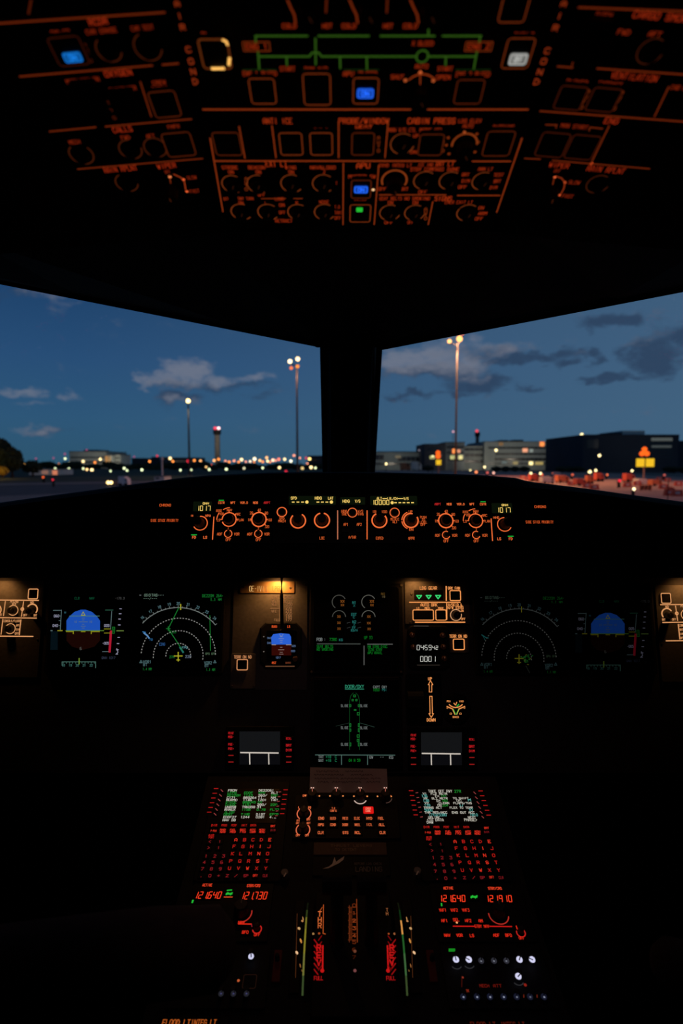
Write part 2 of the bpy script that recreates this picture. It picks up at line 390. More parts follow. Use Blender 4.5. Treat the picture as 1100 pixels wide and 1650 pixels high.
# ------------------------------------------------------------------ lamps of the place
def spot(name, loc, aim, power, col, size=.02, angle=90, blend=.6):
    d = bpy.data.lights.new(name, 'SPOT'); o = bpy.data.objects.new(name, d); C.objects.link(o)
    d.energy = power; d.color = col; d.shadow_soft_size = size; d.spot_size = R(angle); d.spot_blend = blend
    o.location = loc; o.rotation_euler = (V(aim) - V(loc)).to_track_quat('-Z', 'Y').to_euler(); return o
def point(name, loc, power, col, size=.1):
    d = bpy.data.lights.new(name, 'POINT'); o = bpy.data.objects.new(name, d); C.objects.link(o)
    d.energy = power; d.color = col; d.shadow_soft_size = size; o.location = loc; return o
WARM = (1.0, .50, .16)
spot('dome_light', (0.02, .42, 1.62), PA.at(568, 1290), 1.15, (1.0, .54, .53), .01, 60, .9)

# ------------------------------------------------------------------ the cockpit shell
XC = .021
TCL, TOL, BCL, BOL = at_y(520, 556, 1.6), at_y(-300, 391, 1.0), at_y(524, 800, 2.0), at_y(-300, 885, 1.25)
TCR, TOR, BCR, BOR = at_y(611, 560, 1.6), at_y(1400, 405, 1.0), at_y(598, 800, 2.0), at_y(1400, 885, 1.25)
def struct(name, mb, **k): return tag(mb.build(name, None, **k), kind='structure')
def quad(mb, a, b, c, d, m): mb.add([a, b, c, d], [(0, 1, 2, 3)], m)

mb = MB(); mb.box((-1.3, -1.4, -.05), (1.3, 2.1, 0), paint('floor_carpet', (20, 20, 22), .95, 90, .3, .3, spec=.05)); struct('floor', mb)
mb = MB(); mb.box((-1.3, -1.4, 0), (-1.25, 1.0, 2.0), TRIM); struct('wall_left', mb)
mb = MB(); mb.box((1.25, -1.4, 0), (1.3, 1.0, 2.0), TRIM); struct('wall_right', mb)
mb = MB(); mb.box((-1.25, -1.4, 0), (1.25, -1.35, 2.0), TRIM); struct('wall_back', mb)
mb = MB()
for a, b in ((BOL, BCL), (BCL, BCR), (BCR, BOR)):
    mb.prism([a, b, b + V((0, .04, 0)), a + V((0, .04, 0))], [V((p.x, p.y + q, 0)) for p, q in ((a, 0), (b, 0), (b, .04), (a, .04))], TRIM)
for s, o_, t_ in ((-1, BOL, TOL), (1, BOR, TOR)):
    mb.prism([V((s * 1.27, 1.0, 2)), V((t_.x, t_.y, 2)), t_, o_, V((o_.x, o_.y, 0)), V((s * 1.27, 1.0, 0))],
             [V((s * 1.27, 1.05, 2)), V((t_.x, t_.y + .05, 2)), t_ + V((0, .05, 0)), o_ + V((0, .05, 0)), V((o_.x, o_.y + .05, 0)), V((s * 1.27, 1.05, 0))], TRIM)
struct('wall_front', mb)
# ceiling lining from the overhead panel forward to the window heads, and the roof slab above
FE = 374                                             # forward edge of the overhead panel
mb = MB()
rowA = [OHL.at(-330, 372), OHL.at(-60, 380), OHL.at(330, FE), OHC.at(520, FE), OHC.at(640, FE), OHR.at(850, FE), OHR.at(1160, 385), OHR.at(1430, 378)]
rowB = [TOL, TOL.lerp(TCL, .4), TOL.lerp(TCL, .78), TCL, TCR, TOR.lerp(TCR, .78), TOR.lerp(TCR, .4), TOR]
rowB2 = [p + V((0, .015, .03)) for p in rowB]
rowC = [V((a.x, 1.0, 2.0)) for a in rowA]; rowD = [V((a.x, -1.4, 2.0)) for a in rowA]
rowC[0].x = rowD[0].x = -1.3; rowC[-1].x = rowD[-1].x = 1.3
for r0, r1 in ((rowA, rowB), (rowB, rowB2), (rowB2, rowC), (rowC, rowD)):
    for i in range(7): quad(mb, r0[i], r0[i + 1], r1[i + 1], r1[i], TRIM)
struct('ceiling', mb)
# rolled edge of the head lining with the two end clips that dip into the windows
mb = MB(); mb.tube([p + V((0, 0, .004)) for p in rowB[:4]], .006, TRIM, 8); mb.tube([p + V((0, 0, .004)) for p in rowB[4:]], .006, TRIM, 8)
for px, py, w in ((513, 552, .017), (626, 550, .021)):
    p = at_y(px, py, 1.57); mb.ball(p, w, BLACK, 12, 8, (1, .7, .75))
struct('trim_1', mb)

def pane(name, tc, to, bc, bo):
    nrm = (to - tc).cross(bc - tc).normalized()
    if nrm.y < 0: nrm = -nrm
    f = MB()
    for a, b in ((tc, to), (to, bo), (bo, bc), (bc, tc)): f.tube([a, b], .008, paint('window_rubber', (14, 14, 15), .8, spec=.1), 8)
    root = struct(name, f)
    g = MB(); g.prism([tc, to, bo, bc], [p + nrm * .01 for p in (tc, to, bo, bc)], GLASS)
    o = g.build('pane', root)
    return root, nrm
w1, nl = pane('window_1', TCL, TOL, BCL, BOL)
w2, nr = pane('window_2', TCR, TOR, BCR, BOR)
# centre post between the windscreens
mb = MB()
prof = [(-.076, 0), (-.062, -.035), (-.046, -.046), (.046, -.046), (.060, -.035), (.076, 0), (.05, .07), (-.05, .07)]
pt, pb = at_y(565.5, 540, 1.6), at_y(561, 800, 2.0)
POST = paint('post_lining', (30, 31, 34), .55, 40, .1, .1, spec=.25)
mb.prism([pt + V((x, y, 0)) for x, y in prof], [pb + V((x * 1.02, y, 0)) for x, y in prof], POST)
for s in (-1, 1):                                     # rubber beads along both edges
    mb.tube([pt + V((s * .052, -.047, 0)), pb + V((s * .053, -.047, 0))], .006, POST, 8)
mb.box(tuple(at_y(548, 672, 1.74) - V((.0, .0, .004))), tuple(at_y(584, 664, 1.76)), BLACK)
struct('trim_2', mb)

# ------------------------------------------------------------------ outside: apron and fields
mb = MB()
ASPH = paint('apron_asphalt', (74, 70, 72), .85, .35, .25)
mb.add([(-900, 12, GROUND), (900, 12, GROUND), (3000, 2500, GROUND), (-3000, 2500, GROUND)], [(0, 1, 2, 3)], ASPH)
struct('ground', mb)
def strip(name, pts, m, z, **k):
    mb = MB(); mb.add([V((x, y, GROUND + z)) for x, y in pts], [tuple(range(len(pts)))], m); return struct(name, mb, **k)
def gnd(px, py):
    d = ray(px, py); t = (GROUND - EYE.z) / d.z; p = EYE + d * t; return (p.x, p.y)
GRASS = paint('airfield_grass', (34, 42, 28), .95, .6, .4)
strip('field_ground', [gnd(-300, 782), gnd(262, 774), gnd(540, 768), gnd(540, 751.5), gnd(-700, 751.5)], GRASS, .03)
strip('service_road_ground', [gnd(-260, 788), gnd(280, 777), gnd(280, 774.5), gnd(-260, 784)], paint('pale_concrete', (128, 112, 106), .9, .5, .2), .05)
strip('taxiway_ground', [gnd(-200, 830), gnd(40, 808), gnd(125, 795), gnd(24, 799), gnd(-200, 808)], paint('pale_concrete', (128, 112, 106)), .05)
strip('apron_ground', [gnd(598, 775), gnd(1300, 860), gnd(1500, 790), gnd(960, 762), gnd(640, 758), gnd(598, 759)], paint('lamplit_concrete', (150, 118, 112), .9, .4, .3), .04)  # pink of the lamp light is put into the concrete colour

def mast_light(px, py, base_py, heads, col, label, k, power, top_px=None):
    """tall apron mast: tapered pole, cross-arm, flood heads, each its own part"""
    D = (EYE.z - GROUND) / max(.02, -(ray(px, base_py).z / ray(px, base_py).y))
    b = at_y(px, base_py, D); t = at_y(px, py, D); b.z = GROUND; b.x = t.x
    root = thing('apron_mast', label, 'light mast', b)
    mb = MB(); mb.tube([b, b.lerp(t, .5), t], [.34 * D / 170, .27 * D / 170, .2 * D / 170], paint('mast_steel', (46, 42, 42), .8, 2, .2), 10); mb.build('pole', root)
    mb = MB(); mb.tube([at_y(heads[0][0] - 1, heads[0][1] + 3, D), t, at_y(heads[-1][0] + 1, heads[-1][1] + 3, D)], .16 * D / 170, paint('mast_steel', (46, 42, 42)), 6); mb.build('cross_arm', root)
    for hx, hy, r, c, kk in heads:
        h = at_y(hx, hy, D); rr = r * D / FPX
        mb = MB(); mb.ball(h, rr, glow(c, kk), 12, 8, (1, .7, 1)); mb.tube([h + V((0, rr * .5, rr * .2)), h + V((0, rr * 1.1, rr * .5))], rr * .8, BLACK, 10)
        mb.build('flood_head', root)
        if power: q_ = h - V((0, rr * 3, rr * 2)); spot('mast_lamp', q_, q_ + V((0, -.15, -1)), power, col, rr, 128, .5)
    mb = MB(); mb.box(tuple(b + V((-.9, -.9, 0))), tuple(b + V((.9, .9, .5))), paint('footing', (110, 108, 104), .9)); mb.build('footing', root)
    return root
SOD = (1.0, .46, .2)
mast_light(303, 650, 766, [(303, 646, 3.3, (255, 222, 140), 5)], (1, .85, .5), 'lone yellowish light mast on the left, behind it the wide cumulus cloud', 1, 6000)
mast_light(478, 590, 771, [(467, 582.5, 3.2, (255, 220, 165), 4), (479.5, 578.5, 3.2, (255, 214, 150), 4), (469, 593, 2.6, (255, 120, 60), 1.6), (479, 590.5, 2.8, (255, 140, 50), 1.8)], SOD,
           'tall light mast with a cluster of four lamps left of the centre post', 1, 5000)
mast_light(736.5, 556, 774, [(724, 550, 3.2, (255, 172, 96), 3.6), (740, 546, 4.6, (255, 168, 88), 3.6), (745, 537, 2.5, (255, 110, 40), 2.4)], SOD,
           'tall light mast with orange lamps touching the upper rim of the right windscreen', 1, 60000)
# added spots with no fixtures built, which light the apron on the right
for p, aim, pw in (((150, 80, 28), (62, 105, GROUND), 230000), ((90, 235, 24), (20, 190, GROUND), 90000)):
    spot('apron_fill_spot', p, aim, pw, (1.0, .33, .2), 1.0, 74, .8)
point('hedge_lamp', at_y(-4, 752, 178), 900, (1.0, .62, .1), .3)

def control_tower(cx, top, cap, base_w, D, label):
    b = at_y(cx, 748, D); b.z = GROUND; u = D / FPX; z = lambda py: at_y(cx, py, D).z
    root = thing('control_tower', label, 'tower', b); CON = paint('tower_concrete', (112, 106, 98), .9, .3, .2)
    mb = MB(); n = 14
    mb.tube([V((b.x, b.y, GROUND)), V((b.x, b.y, z(cap)))], [base_w * u * 1.05, base_w * u], CON, n); mb.build('shaft', root)
    mb = MB(); mb.tube([V((b.x, b.y, z(cap))), V((b.x, b.y, z(cap - 2))), V((b.x, b.y, z(top + 4)))], [base_w * u, base_w * 1.5 * u, base_w * 1.5 * u], BLACK, n); mb.build('gallery', root)
    mb = MB(); mb.tube([V((b.x, b.y, z(top + 4))), V((b.x, b.y, z(top + 1)))], [base_w * 1.3 * u, base_w * 1.5 * u], paint('cab_glass', (40, 46, 52), .1, spec=.6), n); mb.build('glass_cab', root)
    mb = MB(); mb.tube([V((b.x, b.y, z(top + 1))), V((b.x, b.y, z(top)))], [base_w * 1.55 * u, base_w * .9 * u], CON, n); mb.build('roof', root)
    return root, u, z
t1, u, z = control_tower(350.5, 690, 701, 4.3, 900, 'round concrete control tower left of the centre post')
for px, c, k in ((346.5, (230, 60, 80), 2.2), (352, (255, 205, 205), 3.0)):
    mb = MB(); mb.ball(at_y(px, 690, 890), 2.2, glow(c, k), 10, 6); mb.build('beacon', t1)
t2, u, z = control_tower(768, 696, 704, 2.9, 700, 'slim dark control tower between the buildings on the right')
mb = MB(); mb.ball(at_y(768, 694.5, 694), 1.7, glow((230, 70, 80), 1.6), 10, 6); mb.build('beacon', t2)

# ---- buildings with real storeys: wall, window bands, roof boxes, lit windows and glowing wall patches
def building(x0, x1, top, D, depth, label, wall, bands, roofs=(), lit=(), band_m=None, cat='building'):
    a = at_y(x0, 748, D); b = at_y(x1, 748, D); zt = at_y((x0 + x1) / 2, top, D).z; u = D / FPX
    root = thing('terminal_building', label, cat, V(((a.x + b.x) / 2, D, GROUND)))
    mb = MB(); mb.box((a.x, D, GROUND), (b.x, D + depth, zt), wall); mb.build('wall', root)
    mb = MB(); mb.box((a.x - u * .4, D - u * .4, zt), (b.x + u * .4, D + depth, zt + u * .9), paint('parapet', (60, 62, 66), .9)); mb.build('parapet', root)
    Z = lambda py: at_y((x0 + x1) / 2, py, D).z; X = lambda px: at_y(px, 748, D).x
    for (bx0, bx1, y0, y1) in bands:
        mb = MB(); mb.box((X(bx0), D - u * .25, Z(y1)), (X(bx1), D - .02, Z(y0)), band_m or paint('window_band', (26, 32, 38), .25, spec=.5))
        o = mb.build('window_band', root)
        n = max(1, int((bx1 - bx0) / 7)); m2 = MB()
        for i in range(1, n): xx = X(bx0 + (bx1 - bx0) * i / n); m2.box((xx - u * .2, D - u * .45, Z(y1)), (xx + u * .2, D - u * .25 - .01, Z(y0)), wall)
        if n > 1: m2.build('mullion', o)
    for (rx0, rx1, y0, y1, m) in roofs:
        mb = MB(); mb.box((X(rx0), D + depth * .2, Z(y1)), (X(rx1), D + depth * .7, Z(y0)), m); mb.build('roof_unit', root)
    for (lx, ly, w, h, c, k) in lit:
        mb = MB(); mb.box((X(lx - w / 2), D - u * .6, Z(ly + h / 2)), (X(lx + w / 2), D - u * .27, Z(ly - h / 2)), glow(c, k)); mb.build('lit_patch', root)
    return root
WD = paint('facade_dark', (52, 56, 64), .85, .05, .15); WG = paint('facade_grey', (150, 158, 152), .8, .05, .15); WP = paint('facade_pale', (190, 194, 190), .8, .05, .1)
Y1 = (255, 226, 150); O1 = (255, 140, 70); P1 = (255, 170, 130)
building(938, 1092, 701, 330, 60, 'large dark office block at the right edge of the apron', WD, [(944, 962, 708, 722), (1046, 1082, 722, 726), (1046, 1082, 712.5, 717), (1046, 1082, 729, 733), (1046, 1082, 736, 740)],
         [(1000, 1016, 695, 701, WD), (1017, 1054, 692, 701, WP)], [(1064, 708, 34, 5, (118, 124, 120), .45), (1064, 719.5, 32, 3.6, (104, 112, 112), .4)])  # pale facade panels, their brightness put in as glow
building(1092, 1180, 711, 380, 50, 'low dark wing behind the large office block', WD, [(1100, 1170, 718, 722), (1100, 1170, 730, 734)])
building(780, 897, 712, 430, 60, 'wide grey terminal with pale storey bands', WG, [(786, 895, 720, 723), (798, 895, 730, 733), (796, 895, 738, 742), (786, 895, 746, 748)],
         [(812, 825, 708, 712, WD), (834, 850, 707.5, 712, WD)], [(872, 715.5, 7, 7, O1, 1.5), (845, 725.5, 8, 6, P1, 1.1), (855, 726, 5, 5, (190, 200, 190), .5), (806, 715.5, 7, 5, (160, 120, 80), .6), (868, 746.5, 13, 4.5, (230, 200, 120), .55),
         (855, 746.5, 6, 5, Y1, 2.2), (830, 746, 8, 4.5, (215, 190, 130), .5), (812, 745, 8, 4, (150, 165, 160), .4)])
building(897, 940, 716, 425, 50, 'dark striped wing between the grey terminal and the office block', WG, [(897, 940, 715.5, 720), (897, 940, 725, 730), (897, 940, 735, 740), (897, 940, 744, 750)], lit=[(928.5, 746.5, 10, 6, (220, 196, 140), .8)])
building(683, 716, 716, 415, 45, 'dark square block behind the right light mast', WD, [(688, 712, 722, 726), (688, 712, 732, 735)], lit=[(696, 737, 8, 5, (220, 215, 140), .8)])
building(717, 748, 713, 420, 45, 'grey block with two lit windows behind the right light mast', paint('facade_slate', (104, 112, 114), .85, .05, .1), [(719, 747, 719, 722), (719, 747, 728, 731), (719, 747, 740, 743)],
         lit=[(731.5, 727, 7, 7, O1, 2.0), (738.5, 727, 5, 5, P1, .9), (729, 737, 8, 6, (220, 215, 140), 1.0), (741.5, 737, 6.5, 6.5, (240, 225, 150), 1.2)])
building(748, 780, 719, 435, 45, 'low striped block in front of the slim tower', WG, [(748, 780, 722, 726), (748, 780, 731, 736), (748, 780, 741, 746)])
building(560, 683, 729, 440, 40, 'long low pier building right of the centre post', paint('pier_wall', (128, 140, 138), .85, .05, .2), [(604, 618, 733, 741), (640, 676, 736, 743), (600, 676, 746, 749)], [(604, 684, 727, 730, WD), (672, 679, 731, 742, WD)],
         [(641, 736, 9, 4, (175, 160, 130), .35)])
building(112, 172, 728, 640, 60, 'grey hospital-like block with many lights on the left horizon', WG, [(114, 170, 736, 738), (114, 170, 743, 746), (114, 170, 751, 754)], [(118, 124, 729, 731, WP), (128, 152, 724, 728, WG)],
         [(130, 757, 26, 2.4, (150, 160, 150), .4)])
building(169.5, 180, 734, 600, 30, 'narrow block with its side lit orange', WG, [(171, 179, 738, 740)], lit=[(172, 742, 4, 14, (240, 170, 100), .6), (177, 742, 4, 13, (240, 190, 130), .45)])  # orange light on the side wall put in as glowing strips
building(185, 194, 733, 610, 30, 'small grey tower block beside the orange lit one', WG, [(186, 193, 737, 739), (186, 193, 743, 745)])
building(212, 232, 739, 800, 40, 'dark flat roofed block on the left horizon', WD, [(214, 230, 742, 744)])
building(244, 262, 737, 800, 40, 'dark block with a red lamp on its roof', WD, [(246, 260, 741, 743)])
building(270, 316, 738, 760, 50, 'long dark hall behind the yellow light mast', WD, [(274, 312, 742, 744)])
building(496, 545, 735, 700, 50, 'dark building beside the left edge of the centre post', WD, [(500, 540, 740, 743)])
building(46, 92, 756.5, 240, 14, 'low white shed catching pink light at the far left', WP, [(50, 62, 759, 762)], lit=[(88, 761.5, 8, 7, (255, 150, 110), .7), (72, 761, 10, 6, (220, 160, 140), .35)])  # pink light on the shed wall put in as glowing patches
building(248, 264, 768, 150, 6, 'small pale cabin at the foot of a white post', WP, [(250, 256, 769.5, 772)])

# added spots, no lamps built, that brighten the facades and the tower
for px, D, zz, pw in ((142, 600, 10, 22000), (350, 850, 45, 60000), (70, 225, 3, 900), (830, 395, 7, 7000), (870, 395, 7, 6000), (800, 395, 7, 5000), (640, 415, 6, 6000), (730, 395, 7, 5000), (765, 410, 6, 3500), (1064, 300, 16, 2500), (190, 585, 9, 22000)):
    p = at_y(px, 748, D); spot('facade_fill_spot', V((p.x, p.y, GROUND + zz)), (p.x, p.y + 30, GROUND + zz + 4), pw * .8, (1.0, .82, .62), .5, 130, .8)

# ---- trees
LEAF = paint('leaf_green', (38, 48, 30), .9, 1.5, .4); BARK = paint('bark', (60, 48, 38), .95, 3, .3)
def crown_mesh(mb, c, rx, rz, n, m, leaf):
    for _ in range(n):
        while True:
            p = V((random.uniform(-1, 1), random.uniform(-1, 1), random.uniform(-1, 1)))
            if .35 < p.length < 1: break
        q = c + V((p.x * rx, p.y * rx, p.z * rz)); a = V((random.gauss(0, 1), random.gauss(0, 1), random.gauss(0, 1))).normalized(); b = a.orthogonal().normalized()
        e = leaf * random.uniform(.6, 1.4); mb.add([q - a * e, q - b * e * .5, q + a * e, q + b * e * .5], [(0, 1, 2, 3)], m)
def tree(px, top, D, rpx, label, n=420, group=None, leaf=None, m=None, name='tree', cat='tree'):
    u = D / FPX; b = at_y(px, 748, D); b.z = GROUND; zt = at_y(px, top, D).z; H = zt - GROUND; r = rpx * u
    root = thing(name, label, cat, b, group)
    mb = MB(); mb.tube([b, b + V((0, 0, H * .35)), b + V((r * .1, 0, H * .8))], [r * .12 + .1, r * .08 + .07, .05], BARK, 7); mb.build('trunk', root)
    mb = MB(); ch = max(H * .78, r * .6)
    c = V((b.x, b.y, zt - ch / 2))
    mb.ball(c, 1, m or LEAF, 12, 8, (r * .72, r * .72, ch * .40))
    crown_mesh(mb, c, r, ch / 2, n, m or LEAF, leaf or r * .22); o = mb.build('crown', root); o['kind'] = 'stuff'
    return root
tree(-8, 706, 190, 26, 'tall dark tree at the left edge of the left windscreen', 900)
tree(19, 722, 195, 17, 'rounded dark tree next to the tallest one at the left edge', 700)
tree(52, 742, 210, 16, 'low dark tree to the left of the white shed', 300)
tree(3, 752, 185, 9, 'small shrub lit yellow in front of the tall tree', 260, name='shrub', cat='shrub', m=paint('lamplit_leaf', (150, 120, 40), .9, 1, .3))  # yellow lamp light is put into the leaf colour
k0 = 0
for i in range(30):
    px = 78 + i * 15.6 + random.uniform(-4, 4)
    if i == 0: proto = tree(px, 744, 520, 11, 'dark tree in the belt along the left horizon, first from the left', 240, 'trees along the left horizon')
    else:
        b = at_y(px, 748, random.uniform(430, 560)); b.z = GROUND - random.uniform(0, 3); copy_tree(proto, b)['label'] = 'dark tree in the belt along the left horizon, %s from the left' % nth(i)
k = 0
for px, D in ((690, 330), (800, 340), (815, 335), (830, 338), (845, 342), (905, 310), (918, 318), (932, 315), (1078, 300), (1085, 290), (1100, 285)):
    if k == 0: proto2 = tree(px, 750, D, 9, 'dark tree before the facades on the right, first from the left', 240, 'trees before the facades on the right')
    else:
        b = at_y(px, 748, D); b.z = GROUND - .5; copy_tree(proto2, b)['label'] = 'dark tree before the facades on the right, %s from the left' % nth(k)
    k += 1

# ---- all the distant lamps, one by one
def lamp_things():
    W_ = (255, 220, 150); O_ = (255, 140, 60); Pk = (255, 150, 110); Rd = (225, 40, 60); Gn = (215, 225, 170); Pp = (170, 70, 110)
    big = [(855, 763, 3), (870.5, 763, 3), (799, 725.5, 3.2), (780.5, 752.5, 2.6), (965.5, 734, 3.2), (950.5, 760, 3.2), (959.5, 758, 2.8), (1018, 758.5, 2.6), (937, 701, 4.2), (622, 747.5, 2.6), (949, 760.5, 2.6)]
    L = [(113, 746, 3, W_), (134, 743.5, 3, W_), (153, 745, 2.6, O_), (161.5, 740, 2.8, W_), (148, 757, 3.2, W_), (140, 756.5, 2.6, (255, 200, 130)), (111, 755.5, 2.6, Gn), (134, 755, 2.2, Gn), (191, 738, 3, W_), (198.5, 745, 3.2, (255, 205, 150)),
         (200, 754.5, 2.6, Gn), (204.5, 758, 2.2, Gn), (178, 759, 2, Gn), (241, 743.5, 2.8, O_), (255, 751, 3.2, (255, 175, 80)), (228.5, 757, 2.8, Gn), (274, 738.5, 3.2, W_), (278.5, 743.5, 2.8, O_), (290.5, 757.5, 2.4, Gn),
         (105, 739, 2.4, Gn), (104.5, 731.5, 2, Pp), (139.5, 725, 1.8, Pp), (253, 734.5, 2.4, Rd), (216, 736, 1.8, Pp), (40, 747.5, 3.2, (255, 175, 80)), (54, 748.5, 2.6, Pk), (80.5, 748.5, 3, W_), (95.5, 748, 2.6, O_), (64.5, 757, 2.4, Gn), (89, 755, 2.4, Gn),
         (58, 739, 1.8, Pp), (86, 738, 1.8, Pp), (69.5, 769, 2.4, (255, 100, 50)), (85, 773, 2.4, Rd), (44, 754, 2.2, (180, 180, 150)), (303, 743, 3.6, Rd), (299, 750.5, 2.4, (255, 90, 60)), (313, 742, 2.8, O_), (323, 743, 3, (255, 170, 100)), (324, 747.5, 2.6, O_), (332, 752.5, 2.4, (230, 180, 110)), (337, 756.5, 2.6, Gn),
         (345, 742, 3, (255, 170, 100)), (352, 740, 2.8, O_), (340, 749, 2.6, (255, 90, 60)), (364.5, 756, 2.8, Gn), (363, 743, 2.4, Pk), (369, 744.5, 3, O_), (377, 742.5, 2.6, Pk), (384.5, 744.5, 2.6, O_), (389, 740.5, 3.2, W_), (403, 743.5, 2.4, (230, 200, 160)), (410, 739.5, 3.6, (255, 230, 180)), (409, 745, 2.6, O_),
         (418.5, 742, 2.8, (255, 190, 110)), (423, 744, 2.6, O_), (429.5, 737.5, 3, (255, 180, 110)), (431, 743, 2.6, W_), (439.5, 741.5, 3.2, (255, 190, 150)), (449, 740, 3, (255, 120, 90)), (458.5, 740, 2.8, W_), (468.5, 743, 3, (240, 230, 190)), (473.5, 734, 2.6, Pk), (493, 738, 2.4, Rd), (498.5, 739.5, 3.2, (255, 210, 120)),
         (495, 747.5, 2.6, Pk), (501, 753, 3.4, W_), (508, 754, 2.4, Gn), (450, 753.5, 3, W_), (423, 754, 2.4, Gn), (393, 754.5, 2.6, (200, 190, 150)), (460.5, 759.5, 2.8, Rd), (487, 754.5, 3.4, (190, 160, 100)), (356, 748, 2, Pk), (396, 744, 2, Pk), (435, 744.5, 2, O_), (444, 742, 2.2, Pk), (483, 738, 2, Pk), (308, 757, 2, Gn)]
    R_ = [(675, 725.5, 2, (120, 110, 120)), (730, 695.5, 2.2, (190, 130, 140)), (757.5, 757.5, 2.2, (220, 200, 140)), (767, 760.5, 2.8, (255, 140, 90)), (785, 761.5, 2.6, (230, 100, 90)), (873, 765, 2.4, (255, 90, 60)), (891, 762.5, 2.6, (240, 110, 80)), (922, 765, 2.6, (235, 100, 70)), (978, 765, 2.6, (240, 110, 70)), (1070, 765.5, 2.4, (200, 90, 80)),
          (998, 774.5, 3.4, (255, 40, 60)), (1021, 788, 3.4, (255, 225, 170)), (795, 762, 2.6, (240, 170, 150)), (697, 735, 2, (220, 210, 150))]
    def place(lst, label, group, near):
        for i_, (px, py, r, c) in enumerate(sorted(lst)):
            v = -(ray(px, py).z / ray(px, py).y)
            if v > .004: D = min(420, 3.0 / v)
            else: D = 640
            if near: D = min(D, 400)
            if D < 430 and 730 < py and px > 598 and D > 280: D = 280
            p = at_y(px, py, D); rr = r * .8 * D / FPX
            key = (c, round(rr, 1))
            mb = MB(); k = 3.4 if sum(c) > 560 else 2.6
            if sum(c) < 430: k = 1.5
            mb.ball(p, rr * .85, glow(c, k), 10, 6)
            if D > 250:
                mb.tube([V((p.x, p.y + rr, GROUND)), V((p.x, p.y + rr, p.z))], .14, BLACK, 5)
            else: mb.box((p.x - rr * .7, p.y + rr * .3, GROUND), (p.x + rr * .7, p.y + rr * 1.6, p.z + rr * .4), BLACK)
            tag(mb.build('field_lamp', None, loc=(p.x, p.y, GROUND)), label % (hue(c), nth(i_)), 'lamp', group)
    place([a + ((255, 228, 160),) for a in big], 'round %s lamp before the buildings on the right, %s of them from the left', 'pale yellow lamps on the right', True)
    place([a for a in L if a[3] == Rd or a[3] == Pp], 'small %s warning lamp, %s such lamp from the left above the left horizon', 'red lamps on the left horizon', False)
    place([a for a in L if a[3] == Gn], 'small greenish %s lamp low over the left field, %s of its row from the left', 'greenish lamps on the left horizon', False)
    place([a for a in L if a[3] not in (Rd, Pp, Gn)], 'warm %s lamp, %s in the bright string along the left horizon', 'warm lamps on the left horizon', False)
    place(R_, 'small %s lamp low over the right apron, %s from the left', 'small lamps over the right apron', True)
lamp_things()

# ---- yellow gate signs with an orange lamp on top
def gate_sign(cx, boxes, lamp, D, label):
    u = D / FPX; b = at_y(cx, 748, D); b.z = GROUND
    root = thing('gate_sign', label, 'sign', b)
    mb = MB(); mb.tube([b, V((b.x, b.y, at_y(cx, boxes[0][1] - 6, D).z))], .55 * u * 2, paint('sign_post', (150, 120, 110), .8), 10); mb.build('post', root)
    for bx, by, w, h in boxes:
        p = at_y(bx, by, D); mb = MB(); mb.box((p.x - w * u / 2, D - 2.2 * u, p.z - h * u / 2), (p.x + w * u / 2, D - 1.2 * u, p.z + h * u / 2), glow((252, 196, 40), 1.05)); o = mb.build('sign_box', root)
        m2 = MB(); m2.box((p.x - w * u * .56, D - 1.19 * u, p.z - h * u * .56), (p.x + w * u * .56, D - .6 * u, p.z + h * u * .56), BLACK); m2.build('housing', o)
    for lx, ly, r in lamp:
        mb = MB(); p = at_y(lx, ly, D); mb.ball(p, r * u, glow((255, 96, 26), 1.6), 12, 8); mb.build('lamp', root)
gate_sign(1037.5, [(1030.5, 745.5, 13, 13), (1046, 745.5, 13, 13)], [(1038, 724, 4), (1034, 731, 4), (1042, 731, 4)], 150, 'gate sign with two yellow boxes under an orange triple lamp, far right')
gate_sign(706, [(706, 745, 8, 8)], [(705.5, 729.5, 3.6), (705.5, 735, 4)], 210, 'gate sign with one small yellow box under an orange lamp, right of the centre post')

# ---- apron vehicles and barriers
def vehicle(px, py, w, h, D, label, body, cab=.35, front=None, cat='truck', name='apron_truck', group=None, sideways=True, tail=None):
    r_ = ray(px, py + h / 2); D = (EYE.z - GROUND - .06) / -(r_.z / r_.y)
    u = D / FPX; c = at_y(px, py, D); W_ = w * u; H = h * u; g = GROUND + .06
    root = thing(name, label, cat, (c.x, D, g), group); x0, x1 = c.x - W_ / 2, c.x + W_ / 2; dp = min(2.4, W_); wr = min(.45, H * .18)
    mb = MB(); mb.box((x0, D, g + wr), (x1 - W_ * cab, D + dp, g + H), body); mb.build('body', root)
    mb = MB(); q = [V((x1 - W_ * cab + .02, D, g + wr)), V((x1, D, g + wr)), V((x1, D, g + H * .55)), V((x1 - W_ * cab * .35, D, g + H * .85)), V((x1 - W_ * cab + .02, D, g + H * .85))]
    mb.prism(q, [p + V((0, dp, 0)) for p in q], body); cabo = mb.build('cab', root)
    mb = MB(); mb.box((x1 - W_ * cab * .8, D - .04, g + H * .5), (x1 - W_ * cab * .4, D - .005, g + H * .78), BLACK); mb.build('side_window', cabo)
    for xx in (x0 + W_ * .2, x1 - W_ * .2):
        for yy in (D - .02, D + dp - .2):
            mb = MB(); mb.tube([V((xx, yy, g + wr)), V((xx, yy + .22, g + wr))], wr, paint('tyre', (20, 20, 20), .9), 12); mb.build('wheel', root)
    for (lx, ly, r, cc, k) in (front or ()):
        mb = MB(); mb.ball(at_y(lx, ly, D - .15), r * u, glow(cc, k), 10, 6); mb.build('headlamp', root)
    return root
RB = paint('red_paint', (190, 78, 60), .6, 1, .15); WB = paint('white_paint', (205, 196, 190), .6, 1, .1); OB = paint('orange_paint', (205, 110, 70), .6, 1, .15); BB = paint('dark_paint', (60, 52, 54), .6, 1, .15)
